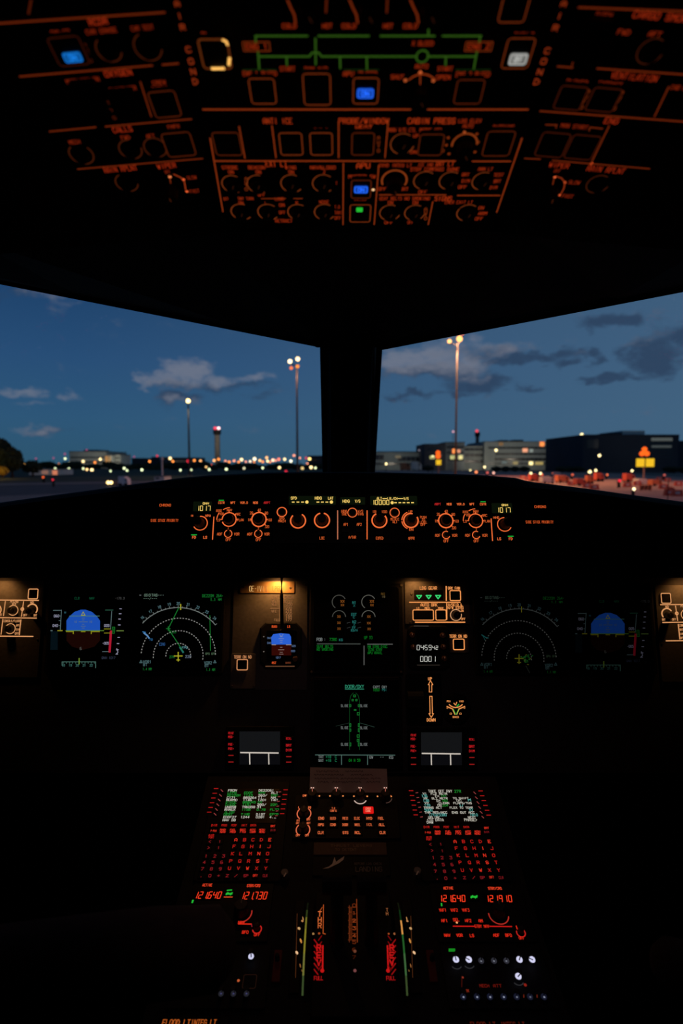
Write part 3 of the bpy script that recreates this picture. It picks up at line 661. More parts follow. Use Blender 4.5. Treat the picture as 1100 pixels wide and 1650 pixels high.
vehicle(198, 776, 15, 16, 150, 'pale box van standing on the service road on the left', paint('van_grey', (214, 210, 212), .7), .3, cat='van', name='box_van')
vehicle(177, 778, 16, 9, 160, 'dark car on the service road with both headlamps on', BB, .4, [(174, 777.5, 2.6, (255, 215, 140), 4), (179, 777.5, 2.6, (255, 215, 140), 4)], cat='car', name='car')
vehicle(653, 752, 16, 12, 185, 'orange van parked beside a white one right of the post', OB, .4, cat='van', name='van')
vehicle(671, 751, 16, 14, 190, 'white van parked beside an orange one right of the post', WB, .4, cat='van', name='van')
for i, (px, py, w, h, D, b, lab) in enumerate([
        (862, 770, 14, 12, 118, RB, 'red baggage tractor nearest the glareshield edge'), (884, 774, 20, 11, 108, WB, 'white flatbed truck left of the orange one'), (908, 772, 18, 12, 112, OB, 'orange loader in the middle of the parked row'),
        (937, 777, 16, 11, 100, RB, 'red van low in the parked row'), (951, 773, 10, 13, 112, OB, 'narrow orange tug below two pale lamps'), (967, 769, 12, 14, 122, RB, 'tall red truck behind the pink patch of apron'),
        (1016, 770, 14, 14, 120, RB, 'red truck left of the double yellow gate sign'), (1059, 778, 16, 10, 100, OB, 'orange loader to the right of the gate sign'), (1082, 789, 10, 9, 88, RB, 'red tug at the right edge of the apron'),
        (901, 765, 14, 8, 140, WB, 'white car behind the orange loader'), (1038, 776, 20, 9, 104, WB, 'white belt loader at the foot of the double gate sign')]):
    vehicle(px, py, w, h, D, lab, b, .35)
for i in range(16):                                    # low red and white barrier blocks in loose rows
    px, py = sorted([(842, 768), (850, 771), (872, 776), (920, 779), (930, 775), (945, 783), (957, 786), (1004, 768), (1010, 782), (1026, 779), (1068, 785), (1078, 796), (1090, 797), (1062, 771), (1075, 773), (1092, 780)])[i]
    x, y = gnd(px, py + 3)
    if i == 0:
        bar = thing('barrier', 'low red and white plastic barrier on the lit apron, first from the left', 'barrier', (x, y, GROUND + .05), 'barriers on the lit apron')
        mb = MB()
        q = [V((x - .8, y - .22, GROUND + .05)), V((x + .8, y - .22, GROUND + .05)), V((x + .7, y - .1, GROUND + .9)), V((x - .7, y - .1, GROUND + .9))]
        mb.prism(q, [V((p.x, 2 * y - p.y, p.z)) for p in q], RB); mb.build('body', bar)
        mb = MB(); mb.box((x - .3, y - .24, GROUND + .35), (x + .3, y - .2, GROUND + .65), WB); mb.build('white_band', bar)
    else: copy_tree(bar, (x, y, GROUND + .05))['label'] = 'low red and white plastic barrier on the lit apron, %s from the left' % nth(i)
# striped chevron board below the gate sign, white post on the left, fence post on the right
p = at_y(1040, 787, 96); b = thing('chevron_board', 'orange striped board low on the right apron', 'board', (p.x, p.y, GROUND))
mb = MB(); mb.box((p.x - 1.0, p.y, GROUND + .15), (p.x + 1.0, p.y + .1, GROUND + .95), OB); mb.build('board', b)
for i in range(3):
    mb = MB(); x = p.x - .75 + i * .6; mb.prism([V((x, p.y - .03, GROUND + .2)), V((x + .2, p.y - .03, GROUND + .2)), V((x + .42, p.y - .03, GROUND + .9)), V((x + .22, p.y - .03, GROUND + .9))],
        [V((x, p.y - .005, GROUND + .2)), V((x + .2, p.y - .005, GROUND + .2)), V((x + .42, p.y - .005, GROUND + .9)), V((x + .22, p.y - .005, GROUND + .9))], BLACK); mb.build('stripe', b)
for xx in (-.8, .8):
    mb = MB(); mb.tube([V((p.x + xx, p.y + .06, GROUND)), V((p.x + xx, p.y + .06, GROUND + .5))], .05, BLACK, 6); mb.build('leg', b)
x, y = gnd(261.5, 775); b = thing('white_post', 'slim white post with a small head before the left field', 'post', (x, y, GROUND)); zt = at_y(261.5, 741, y).z
mb = MB(); mb.tube([V((x, y, GROUND)), V((x, y, zt))], .22, paint('post_white', (190, 192, 196), .7), 8); mb.build('shaft', b)
mb = MB(); mb.tube([V((x, y, zt)), V((x, y, zt + .7))], .4, paint('post_white', (190, 192, 196)), 8); mb.build('head', b)
x, y = gnd(1075, 812); b = thing('fence_post', 'thin dark post at the right edge of the apron', 'post', (x, y, GROUND)); zt = at_y(1075, 770, y).z
mb = MB(); mb.tube([V((x, y, GROUND)), V((x, y, zt))], .05, BLACK, 6); mb.build('shaft', b)
mb = MB(); mb.box((x - .12, y - .12, GROUND), (x + .12, y + .12, GROUND + .08), BLACK); mb.build('foot', b)

# ================================================================== COCKPIT FURNITURE
def base(pl, px, py, h=0): return pl.at(px, py, h)
def tx(pl, mb, items, m, h=.0006, bold=.17, hp=5, k=3.7):
    for it in items:
        s, x, y = it[0], it[1], it[2]; w = it[3] if len(it) > 3 else None; hh = it[4] if len(it) > 4 else hp
        pl.text(mb, s, x, y, w, hh, m, h, bold)

# ------------------------------------------------------------------ glareshield
gs = thing('glareshield', 'black padded glareshield running across below both windscreens', 'glareshield', V((XC, 1.15, EYE.z - .1)))
cols = [(-230, 850), (-100, 826), (0, 810), (70, 800), (140, 790.8), (190, 784), (240, 777), (280, 771.5), (300, 769.2), (340, 765.6), (430, 761.5), (565, 760), (700, 763), (770, 765), (830, 770), (845, 774), (857, 776.5), (950, 788), (1000, 795), (1100, 808.5), (1250, 830), (1330, 844)]
rows = []
for px, sil in cols:
    yc = 1.225; cr = at_y(px, sil, yc); back = min(1.83, 1.92 - .66 * abs(cr.x))
    back = max(back, 1.26)
    fy = max(790, sil + 11)
    rows.append([V((cr.x * back / yc, back, cr.z - .05 - .06 * (back - yc))), V((cr.x, yc + .05, cr.z - .004)), cr, at_y(px, sil + 2, 1.185), at_y(px, fy - 4, 1.158), GSF.at(px, fy, -.0005),
                 GSF.at(px, 879, -.0005), GSF.at(px, 883, .004), at_y(px, 925, 1.158), at_y(px, 931, 1.168)])
    p = rows[-1][-1]; d = MIP.o - p; q = V((p.x, MIP.o.y + T(R(13)) * (p.z - MIP.o.z) - .0, p.z)); rows[-1].append(q - V((0, .004, 0)))
mb = MB(); n = len(rows[0]); vs = sum(rows, [])
mb.add(vs, [(i * n + j, i * n + j + 1, (i + 1) * n + j + 1, (i + 1) * n + j) for i in range(len(rows) - 1) for j in range(n - 1)], PAD)
mb.build('padding', gs)

def unit(pl, name, label, cat, x0, y0, x1, y1, th=.003, m=None, group=None, rad=.04, h0=0.0):
    t = thing(name, label, cat, base(pl, (x0 + x1) / 2, (y0 + y1) / 2), group)
    mb = MB(); pl.block(mb, x0, y0, x1, y1, h0 + .0004, h0 + th, m or BLACK, rad); mb.build('faceplate', t)
    return t
G = GSF; h = .0036; KH = .004
def lcd(par, x0, y0, x1, y1, pl=G, h0=.003):
    mb = MB(); pl.block(mb, x0, y0, x1, y1, h0, h0 + .0006, glow((17, 26, 12), .5), .1, .0002); return mb.build('display', par)

def efis(side, x_, bx0, bx1, label, lw):
    """side -1: captain's unit with the pressure display at its left; +1: mirrored unit"""
    t = unit(G, 'instrument_control_panel', label, 'panel', bx0, 803, bx1, 876)
    dy = 0 if side < 0 else 2.3
    mb = MB()
    if side < 0:
        d = lcd(t, 311, 808, 341, 824); q = MB(); G.text(q, 'QNH', 331.5, 811.2, 9.6, 3, GOLD, .0042, .2); G.digits(q, '1017', 316.4, 338.6, 815.2, 822.8, GOLD, .0042); q.build('reading', d)
        mode, rng, s1, s2, bar = (369, 837), (417, 837), (367.5, 860), (416, 860), (322.5, 843)
        kb = [(356.5, 'CSTR', 1), (375, 'WPT', 0), (393, 'VOR.D', 0), (411.5, 'NDB', 0), (430, 'ARPT', 2)]; fd = [(312.5, 'FD', 1), (330.5, 'LS', 0)]
        G.line(mb, [(344.5, 833), (342.2, 869)], 1.5, AMB, h); tx(G, mb, [('IN', 309, 831, 3.5, 3), ('HPA', 335, 831, 8, 3.6)], AMB, h)
    else:
        d = lcd(t, 792, 810.5, 825, 827); q = MB(); G.text(q, 'QNH', 813, 813.8, 9.6, 3, GOLD, .0042, .2); G.digits(q, '1017', 799.4, 821.8, 818, 825.6, GOLD, .0042); q.build('reading', d)
        mode, rng, s1, s2, bar = (766, 839), (718, 839), (718.5, 862), (767, 862), (812.5, 845)
        kb = [(705, 'ARPT', 2), (723.5, 'NDB', 0), (742, 'VOR.D', 0), (760, 'WPT', 0), (778, 'CSTR', 1)]; fd = [(804, 'LS', 0), (822.5, 'FD', 1)]
        G.line(mb, [(791, 836), (793.2, 871)], 1.5, AMB, h); tx(G, mb, [('IN', 795.5, 834, 3.5, 3.2), ('HG', 801, 834, 5, 3.6)], AMB, h)
    by = 810 + dy
    for x, s, k in kb:
        b = G.button(t, x - 7, by - 8, x + 7, by + 4.5, hh=.0022, h0=.003); q = MB()
        G.text(q, s, x, by, len(s) * 2.4, 3.4, glow((225, 45, 45), .7) if k == 2 else AMB, .0056, .2)
        q.build('legend', b)
        if k == 1: q = MB(); G.line(q, [(x - 3.6, by - 3.9), (x + 3.6, by - 3.9)], 1.5, GREEN, .0056); q.build('status_bar', b)
    for x, s, k in fd:
        y = 865.8 + (dy if side > 0 else 0); b = G.button(t, x - 7, y - 7, x + 7, y + 4, hh=.0022, h0=.003); q = MB(); G.text(q, s, x, y, 5.4, 3.8, AMB, .0056, .2); q.build('legend', b)
        if k: q = MB(); G.line(q, [(x - 4, y - 4), (x + 4, y - 4)], 1.5, GREEN, .0056); q.build('status_bar', b)
    # printed rings and captions
    cx, cy = bar
    if side < 0: G.ring(mb, cx, cy, 11.4, 1.5, AMB, -150, 95, h)
    else: G.ring(mb, cx, cy, 11.2, 1.4, AMB, 88, 335, h)
    cx, cy = mode; G.ring(mb, cx, cy, 11.3, 1.7, AMB, -160, 175, h)
    G.ring(mb, cx + 1, cy + .5, 20.2, 1.3, AMB, 92, 124, h); G.ring(mb, cx + 1, cy + .5, 21, 1.3, AMB, 146, 180, h)
    tx(G, mb, [('ROSE', cx - 16, cy - 14, 9, 3.8), ('NAV', cx + .5, cy - 15, 8, 3.8), ('VOR', cx - 12, cy - 9, 6.5, 3.8), ('LS', cx - 17, cy + 1, 4.6, 3.8), ('ARC', cx + 14.5, cy - 8.5, 7.4, 3.8), ('PLAN', cx + 18.2, cy + .8, 9.6, 3.8)], AMBT, h, .17)
    for a, r0, r1 in ((0, 11, 13.5), (40, 11, 14), (90, 11, 13.5), (180, 11, 14)):
        G.line(mb, [(cx + r0 * math.cos(R(a)), cy - r0 * math.sin(R(a))), (cx + r1 * math.cos(R(a)), cy - r1 * math.sin(R(a)))], 1.2, AMB, h)
    cx, cy = rng; G.ring(mb, cx, cy, 11.6, 2.0, AMB, 0, 360, h)
    tx(G, mb, [('10', cx - 15.4, cy + .6, 4.6, 4), ('20', cx - 12.2, cy - 10.4, 4.6, 4), ('40', cx + .4, cy - 15, 4.8, 4), ('80', cx + 12, cy - 10.2, 4.8, 4), ('160', cx + 17.2, cy + .8, 6.4, 4), ('320', cx + 13, cy + 11.6, 6.6, 4)], AMBT, h, .17)
    for a in (0, 42, 90, 138, 180, -40): G.line(mb, [(cx + 11 * math.cos(R(a)), cy - 11 * math.sin(R(a))), (cx + 13.6 * math.cos(R(a)), cy - 13.6 * math.sin(R(a)))], 1.3, AMB, h)
    for k, (cx, cy) in enumerate((s1, s2)):
        G.ring(mb, cx, cy, 6, 1.3, AMB, 110, 430, h) if side < 0 else G.ring(mb, cx, cy, 6, 1.3, AMB, 60, 340, h)
        tx(G, mb, [('ADF', cx - 13.6, cy + .6, 8, 4), ('VOR', cx + 13.8, cy + .6, 8, 4), ('OFF', cx + .2, cy + 9.6, 8, 4), ('12'[k], cx, cy - 8.6, 1.6, 3.4)], AMBT, h, .17)
    mb.build('lettering', t)
    G.knob(t, bar[0] + side * .3, bar[1], 8.2, .026, None, h0=.003)
    G.knob(t, mode[0], mode[1], 8.6, .013, 35 if side > 0 else 60, h0=.003); G.knob(t, rng[0], rng[1], 8.8, .013, 45 if side > 0 else 120, h0=.003)
    for cx, cy in (s1, s2): G.knob(t, cx, cy, 4, .009, 90, h0=.003, name='toggle')
    return t
efis(-1, 0, 303, 438, 'instrument control panel on the left end of the glareshield, display reading QNH 1017', 0)
efis(1, 0, 695, 833, 'instrument control panel on the right end of the glareshield, display reading QNH 1017', 0)

fcu = unit(G, 'flight_control_unit', 'autopilot control unit in the middle of the glareshield, display reading 10000', 'panel', 440, 796, 693, 876)
d = lcd(fcu, 465, 799, 541, 813.5); q = MB()
tx(G, q, [('SPD', 473.2, 802.6, 9, 4), ('HDG', 512.6, 802.6, 10.4, 4), ('LAT', 532.6, 802.8, 8, 4)], GOLD, .0042, .2)
for x in (472.2, 479.8, 487.2, 512, 519.2, 526.4): G.line(q, [(x - 1.5, 809), (x + 1.5, 809)], 1.7, GOLD, .0042)
for x in (494.3, 533.7): G.dot(q, x, 809, 2.7, GOLD, .0042)
q.build('reading', d)
d = lcd(fcu, 548, 801, 588, 813); q = MB(); tx(G, q, [('HDG', 557.4, 807.5, 10.6, 4.2), ('V/S', 576, 807.5, 8, 4.2)], GOLD, .0042, .2); q.build('reading', d)
d = lcd(fcu, 596, 799, 672, 814); q = MB()
tx(G, q, [('ALT', 611, 803.2, 7.6, 4), ('LVL/CH', 632, 803.4, 15.5, 4), ('V/S', 654, 803.4, 7.4, 4)], GOLD, .0042, .2)
G.line(q, [(616.5, 803.4), (623, 803.4)], 1.1, GOLD, .0042); G.line(q, [(641, 803.4), (649, 803.4)], 1.1, GOLD, .0042)
G.digits(q, '10000', 598.4, 626.4, 806, 813, GOLD, .0042); G.dot(q, 631.6, 810, 2.6, GOLD, .0042)
for x in (637, 644, 650.5, 657.4, 664.4): G.line(q, [(x - 1.5, 810), (x + 1.5, 810)], 1.6, GOLD, .0042)
q.build('reading', d)
mb = MB()
for (x, y, r, w) in ((454, 825, 7.6, 1.5), (567.5, 826, 7.4, 1.3), (635.6, 826, 7.5, 1.3)): G.ring(mb, x, y, r, w, AMB, 0, 360, h)
G.ring(mb, 480, 839, 12, 2.1, AMB, -225, 60, h); G.ring(mb, 518.6, 838.3, 12, 2.1, AMB, -256, 76, h); G.ring(mb, 611, 838.5, 11.8, 2.2, AMB, -245, 40, h); G.ring(mb, 661.8, 838.6, 11.6, 2.2, AMB, -285, 30, h)
G.ring(mb, 661.8, 838.6, 14.6, 1.4, AMB, 112, 178, h); G.ring(mb, 661.8, 838.6, 14.6, 1.4, AMB, 186, 246, h)
tx(G, mb, [('SPD', 454, 835.5, 8, 3.6), ('MACH', 454, 839.6, 11, 3.6), ('LOC', 518.6, 867, 7.6, 4.2), ('HDG', 554.4, 823.8, 8.6, 3.8), ('TRK', 554.4, 828.5, 8.4, 3.8), ('V/S', 580.6, 823.8, 7.8, 3.8), ('FPA', 581, 828.6, 8.2, 3.8),
           ('AP1', 557, 845, 6.8, 4), ('AP2', 578.6, 845, 7.4, 4), ('A/THR', 567.4, 865.6, 11.4, 4), ('100', 603, 824.6, 5.6, 4), ('1000', 618.8, 824.6, 8.4, 4), ('METRIC', 636, 836.6, 13.4, 4), ('ALT', 636.2, 840.8, 7, 4),
           ('UP', 661.4, 824.6, 5.4, 3.8), ('DN', 662.4, 853.4, 6, 3.8), ('PUSH', 681.6, 833.4, 9.6, 3.6), ('TO', 681.6, 837.4, 4.8, 3.6), ('LEVEL', 682, 841.4, 11, 3.6), ('OFF', 681.4, 845.4, 7.4, 3.6), ('EXPED', 611.4, 867.2, 11.4, 4.4), ('APPR', 662.6, 867.4, 9.8, 4.4)], AMBT, h, .17)
G.line(mb, [(543.8, 823), (543.8, 868.5)], 1.6, glow((205, 120, 88), .8), h); G.line(mb, [(591.2, 823), (591.2, 868.5)], 1.6, AMB, h)
mb.build('lettering', fcu)
for x, y in ((454, 825), (567.5, 826), (635.6, 826)): G.knob(fcu, x, y, 6.4, .006, None, name='push_button', h0=.003)
GREY = paint('knob_grey', (62, 62, 62), .6, spec=.3)
for x, y, m in ((480, 839, GREY), (518.6, 838.3, None), (611, 838.5, None), (661.8, 838.6, GREY)):
    G.knob(fcu, x, y, 9.2, .02, None, h0=.003, m=KNOB, name='knob', top=.72)
for x, y in ((518.6, 860), (557, 856), (578.6, 856), (567.4, 860), (611.4, 860), (662.6, 860)):
    G.button(fcu, x - 6.5, y - 5, x + 6.5, y + 2, hh=.002, h0=.003)

for sgn, x0, x1, cx, lab in ((-1, 236, 300, 265, 'left'), (1, 840, 905, 869, 'right')):
    t = unit(G, 'warning_light_panel', 'dark chronometer and side stick priority panel on the %s end of the glareshield' % lab, 'panel', x0, 806, x1, 876)
    q = MB(); yy = 0 if sgn < 0 else 2.5
    G.text(q, 'CHRONO', cx + 1, 814 + yy, 18, 3.6, AMBD, h, .2); G.text(q, 'SIDE STICK PRIORITY', cx, 838.6 + yy, 44, 4, AMBD, h, .22); q.build('lettering', t)
    G.button(t, cx - 8, 819 + yy, cx + 8, 832 + yy, h0=.003, name='chronometer_button'); G.button(t, cx - 11, 846, cx + 11, 866, h0=.003, name='priority_light')
    G.screws(t, [(x0 + 4, 811), (x1 - 4, 811), (x0 + 4, 871), (x1 - 4, 871)], 1.4, .003)

# ------------------------------------------------------------------ main instrument panel
ip = thing('dashboard', 'dark grey main instrument panel under the glareshield', 'dashboard', base(MIP, 568, 1080))
mb = MB(); MIP.block(mb, -200, 906, 1310, 1246, -.03, 0, paint('main_panel_paint', (58, 58, 60), .75, 150, .1, .1, spec=.1), .01); mb.build('backing_plate', ip)
mb = MB(); a = MIP.at(-200, 1246, -.03); b = MIP.at(1310, 1246, -.03)
mb.prism([a, b, b + V((0, .05, 0)), a + V((0, .05, 0))], [V((p.x, p.y, .01)) for p in (a, b, b + V((0, .05, 0)), a + V((0, .05, 0)))], BLACK); mb.build('kick_panel', ip)

def display(x0, y0, x1, y1, name, label, bez=5):
    t = thing(name, label, 'display', base(MIP, (x0 + x1) / 2, (y0 + y1) / 2), None)
    mb = MB(); MIP.block(mb, x0 - bez, y0 - bez, x1 + bez, y1 + bez, .0006, .009, BLACK, .03, .002); mb.build('bezel', t)
    mb = MB(); MIP.block(mb, x0, y0, x1, y1, .0091, .0098, SCREEN, .03, .0002); s = mb.build('screen', t)
    return t, s
HS = .0104
def arcpts(cx, cy, r, a0, a1, n=20): return [(cx + r * math.cos(R(a0 + (a1 - a0) * i / n)), cy - r * math.sin(R(a0 + (a1 - a0) * i / n))) for i in range(n + 1)]

def pfd(cx, hy, k, label, x0, x1, tilt=0, y0=945, y1=1081):
    t, s = display(x0, y0, x1, y1, 'flight_display', label)
    q = MB(); g = lambda c, f=1.0: glow(c, round(k * f, 3)); L_ = lambda p, w, m: MIP.line(q, [(cx + a, hy + b) for a, b in p], w, m, HS)
    Bl = g((34, 92, 205), 1.15 if k > .3 else 1.6)
    ball = [(-27, 0), (-27, -16), (-22, -23), (-14, -30), (-4, -33.5), (4, -33.5), (14, -30), (22, -23), (27, -16), (27, 0)]
    b2 = MB(); MIP.fill(b2, [(cx + a, hy + b) for a, b in ball], Bl, HS - .0002); b2.build('sky_half', s, 'blue upper half of the attitude ball')
    b2 = MB(); MIP.fill(b2, [(cx - 27, hy + .5), (cx + 27, hy + .5), (cx + 27, hy + 16), (cx + 18, hy + 26), (cx, hy + 31), (cx - 18, hy + 26), (cx - 27, hy + 16)], g((42, 14, 8), .6), HS - .0002); b2.build('earth_half', s, 'dark brown lower half of the attitude ball')
    Wt = g((150, 185, 190), .5); Ye = g((190, 185, 40), .75); Gr = g((40, 165, 60), .6); Cy = g((90, 170, 190), .5); Vi = g((200, 200, 230), .8)
    L_([(-22, -23.4), (26, -23.4)], 1, g((120, 190, 170), .6)); L_([(-28, .2), (33, .2)], 1.1, g((120, 180, 60), .8))
    L_([(-3, -24.5), (0, -30), (3, -24.5), (-3, -24.5)], 1, g((200, 200, 60), .9))
    for w_, y_ in ((2, -20), (1.5, -17), (7, -14), (1.5, -10), (3.5, -7), (2, -4)): L_([(-w_, y_), (w_, y_)], .8, Wt)
    MIP.text(q, '10', cx - 12.5, hy - 14, 4, 3, Wt, HS); MIP.text(q, '10', cx + 12, hy - 14, 4, 3, Wt, HS)
    L_([(-27, 1.6), (-16, 1.6), (-16, 5)], 1.6, Ye); L_([(13, 5), (13, 1.6), (26, 1.6)], 1.6, Ye); L_([(-3, 1.8), (3, 1.8)], 1.4, Ye); MIP.text(q, '6', cx - 4, hy + 29, 2.5, 4, g((130, 130, 125), .6), HS)
    # speed tape
    L_([(-35, -33), (-37, 0)], 1, Wt); L_([(-48, -32.5), (-35, -32.5)], 1, Wt); L_([(-41, .2), (-34, .2)], 1.6, Ye); L_([(-52, .2), (-50, .2)], 1.4, Wt); tx(MIP, q, [('060', cx - 43, hy - 23.5, 8, 3.8), ('040', cx - 45, hy - 8, 8, 3.8)], Vi, HS, .2)
    for y_ in (-23.5, -16, -8): L_([(-39, y_), (-36.5, y_)], .9, Wt)
    MIP.text(q, 'N', cx - 29, hy - 29, 2, 2.6, Cy, HS)
    b2 = MB(); MIP.fill(b2, [(cx - 52, hy + 1), (cx - 41, hy + 1), (cx - 41, hy + 31), (cx - 53, hy + 31)], g((12, 30, 38), .6), HS - .0002); b2.build('speed_tape', s)
    # altitude tape
    L_([(36, -33), (48, -33)], 1.1, g((70, 140, 110), .5)); L_([(46, -31), (44, -2)], .9, Wt); tx(MIP, q, [('005', cx + 38, hy - 8, 8, 3.8), ('-005', cx + 36, hy + 20.5, 10, 3.8)], Vi, HS, .2)
    L_([(34, -2.6), (44, -2.6)], 1.1, Ye); L_([(34, 4), (43, 4)], 1.1, Ye); L_([(31, 34), (41, 34)], .9, Wt)
    MIP.frame(q, cx + 46, hy - 6, cx + 51, hy + 5, 1.1, Gr, HS); MIP.text(q, '00', cx + 48.5, hy - .5, 3.4, 6, Gr, HS)
    b2 = MB(); MIP.line(b2, [(cx + 44.6, hy + 1.5), (cx + 42.5, hy + 34)], 3.6, g((228, 36, 66), .8), HS); b2.build('red_tape', s, 'red strip of the altitude tape')
    # vertical speed, captions
    for x_, y_ in ((60, -35), (59.5, -27), (58.5, -18.5), (58, -9), (57, 11), (56, 21), (55, 31), (54, 38)): L_([(x_ - 1.4, y_), (x_ + 1.6, y_)], 1.2, Vi)
    L_([(54, .4), (65, .4)], 1.2, g((150, 190, 90), .7)); L_([(54, 29), (56, 35), (54, 37)], 1, Vi)
    tx(MIP, q, [('CLB', cx - 10, hy - 52, 7.5, 3.6), ('NAV', cx + 14, hy - 52, 7.5, 3.6)], g((30, 120, 80), .5), HS); MIP.text(q, '-178.0', cx + 59, hy - 52, 15, 3.6, g((120, 120, 120), .4), HS)
    tx(MIP, q, [('QNH', cx + 34, hy + 44, 8, 3.6), ('1017', cx + 46.5, hy + 44, 10, 3.6)], g((90, 100, 130), .4), HS)
    L_([(-34, 56), (-34, 50.5), (20, 50.5), (20, 60)], 1.1, g((110, 165, 150), .6))
    for i in range(11): L_([(-32 + i * 5, 50.5), (-32 + i * 5, 53)], .8, g((110, 165, 150), .6))
    for i, st in enumerate(('18', '19', '20', '21', '22')): MIP.text(q, st, cx - 32 + i * 11.2, hy + 56, 4.6, 3.4, g((100, 170, 160), .55), HS)
    L_([(-6.6, 45), (-6.6, 54)], 1.4, g((150, 190, 60), .9))
    q.build('symbols', s)
    return t
pfd(134, 1016, .62, 'attitude display with blue half ball at the far left of the instrument panel', 80, 212)
pfd(979, 1021, .075, 'dimmer attitude display with blue half ball at the far right of the instrument panel', 920, 1050, y1=1082)

def ndisp(cx, cy, k, label, x0, x1, R1, lines=True, y0=945, y1=1082):
    t, s = display(x0, y0, x1, y1, 'navigation_display', label)
    q = MB(); g = lambda c, f=1.0: glow(c, round(k * f, 3)); L_ = lambda p, w, m: MIP.line(q, [(cx + a, cy + b) for a, b in p], w, m, HS)
    Wt = g((170, 180, 178), .6); Gr = g((40, 170, 70), .6); Bl = g((70, 150, 220), .8); Ye = g((210, 205, 50), 1)
    MIP.line(q, arcpts(cx, cy, R1, 40, 137, 40), 1.2, Wt, HS)
    for a in range(40, 138, 5): 
        r2 = R1 + (3 if a % 10 == 0 else 1.6); L_([(R1 * math.cos(R(a)), -R1 * math.sin(R(a))), (r2 * math.cos(R(a)), -r2 * math.sin(R(a)))], .9, Wt)
    for i, a in enumerate((133, 122, 111, 100, 90, 79, 68, 57, 46)):
        r2 = R1 + 6.5; MIP.text(q, str(16 + i), cx + r2 * math.cos(R(a)), cy - r2 * math.sin(R(a)), 4.8, 4, g((130, 180, 190), .6), HS, .18, R(a - 90) * .9)
    for r2, n_ in ((60, 80), (40, 56), (20, 30)): MIP.ring(q, cx, cy, r2, 1.3, g((190, 190, 185), .8), -8 if r2 < 60 else 2, 188 if r2 < 60 else 178, HS, n_ * 2, True)
    L_([(-6.5, 0), (6.5, 0)], 1.6, Ye); L_([(0, -6), (0, 8)], 1.6, Ye); L_([(-2.4, 6.4), (2.4, 6.4)], 1.3, Ye); L_([(4, -83), (4, -75)], 1.6, Ye)
    if lines:
        L_([(1, -78), (-16, -44), (7, -9)], 1.3, Gr); L_([(51, -65), (52, -9)], 1.1, Gr); L_([(-19, -44), (-13, -44)], 1.2, Gr); L_([(-16, -47), (-16, -41)], 1.2, Gr); L_([(3, -14), (8, -6)], 2.6, g((60, 170, 150), .6))
        MIP.text(q, 'DE220', cx - 9, cy - 38.6, 11, 3.4, Gr, HS); MIP.text(q, 'LFPG', cx + 9, cy - 13.5, 12, 3.8, g((120, 190, 200), .7), HS); MIP.text(q, '27R', cx - 10, cy + 1.6, 8, 3.6, Gr, HS); MIP.text(q, '220', cx + 16, cy + 1, 9, 4, g((150, 170, 200), .6), HS)
        L_([(-55, -37), (-50, -33), (-47, -29)], 2.4, g((110, 170, 235), .9)); L_([(-57, -39), (-53, -38)], 1.6, Bl); MIP.text(q, 'CDG', cx - 26, cy - 19, 9, 4, g((70, 130, 210), .7), HS); MIP.text(q, 'TO', cx - 44, cy - 26.5, 5, 3, Bl, HS)
    else:
        for i in range(26): 
            a, b = random.gauss(11, 6), random.gauss(0, 4); L_([(a - 1, b), (a + 1, b + random.uniform(-1, 1))], 1.1, g(random.choice(((60, 190, 80), (60, 190, 80), (170, 175, 60))), 1.0))
        L_([(-60, -38), (-54, -34), (-50, -33)], 1.6, g((60, 170, 170), 1.1)); L_([(11, 12), (17, 23)], 1, g((90, 100, 90), .7)); L_([(-58, -36), (-55, -30)], 1, g((60, 170, 170), .9))
    L_([(-62, -98), (-60, -98)], 1, Wt)
    tx(MIP, q, [('GS', cx - 52, cy - 98, 5, 4), ('0', cx - 46, cy - 98, 2.4, 4), ('TAS---', cx - 33, cy - 98, 20, 4), ('---/---', cx - 45, cy - 92.5, 22, 3)], g((150, 185, 165), .6), HS)
    tx(MIP, q, [('DE220M', cx + 48, cy - 97, 18, 4.2), ('264*', cx + 67, cy - 97, 11, 4.2), ('1.1', cx + 56, cy - 91, 8, 4), ('NM', cx + 67, cy - 91, 5, 3.4)], Gr, HS)
    tx(MIP, q, [('VOR1', cx - 50, cy + 9.5, 13, 4.2), ('BT', cx - 53, cy + 14, 6, 4), ('VOR2', cx + 48, cy + 11, 12, 4.2), ('BT', cx + 46, cy + 15.5, 6, 4)], g((120, 165, 170), .6), HS); tx(MIP, q, [('1.4 NM', cx - 50, cy + 21, 14, 3.8), ('1.1 NM', cx + 52, cy + 22, 14, 3.8)], Gr, HS)
    for sx in (-60, 59): L_([(sx - 2, 11), (sx, 7), (sx + 2, 11), (sx - 2, 11)], .9, g((120, 165, 170), .6))
    MIP.text(q, 'GPS OFF', cx + 52, cy - 3.6, 16, 3, g((130, 170, 130), .5), HS)
    q.build('symbols', s); return t
ndisp(287, 1057, .62, 'navigation display with dotted range arcs and green route, left of the standby instrument', 224, 356, 78)
ndisp(836, 1061, .09, 'dim navigation display with dotted range arcs, right of the landing gear panel', 768, 908, 80, False)

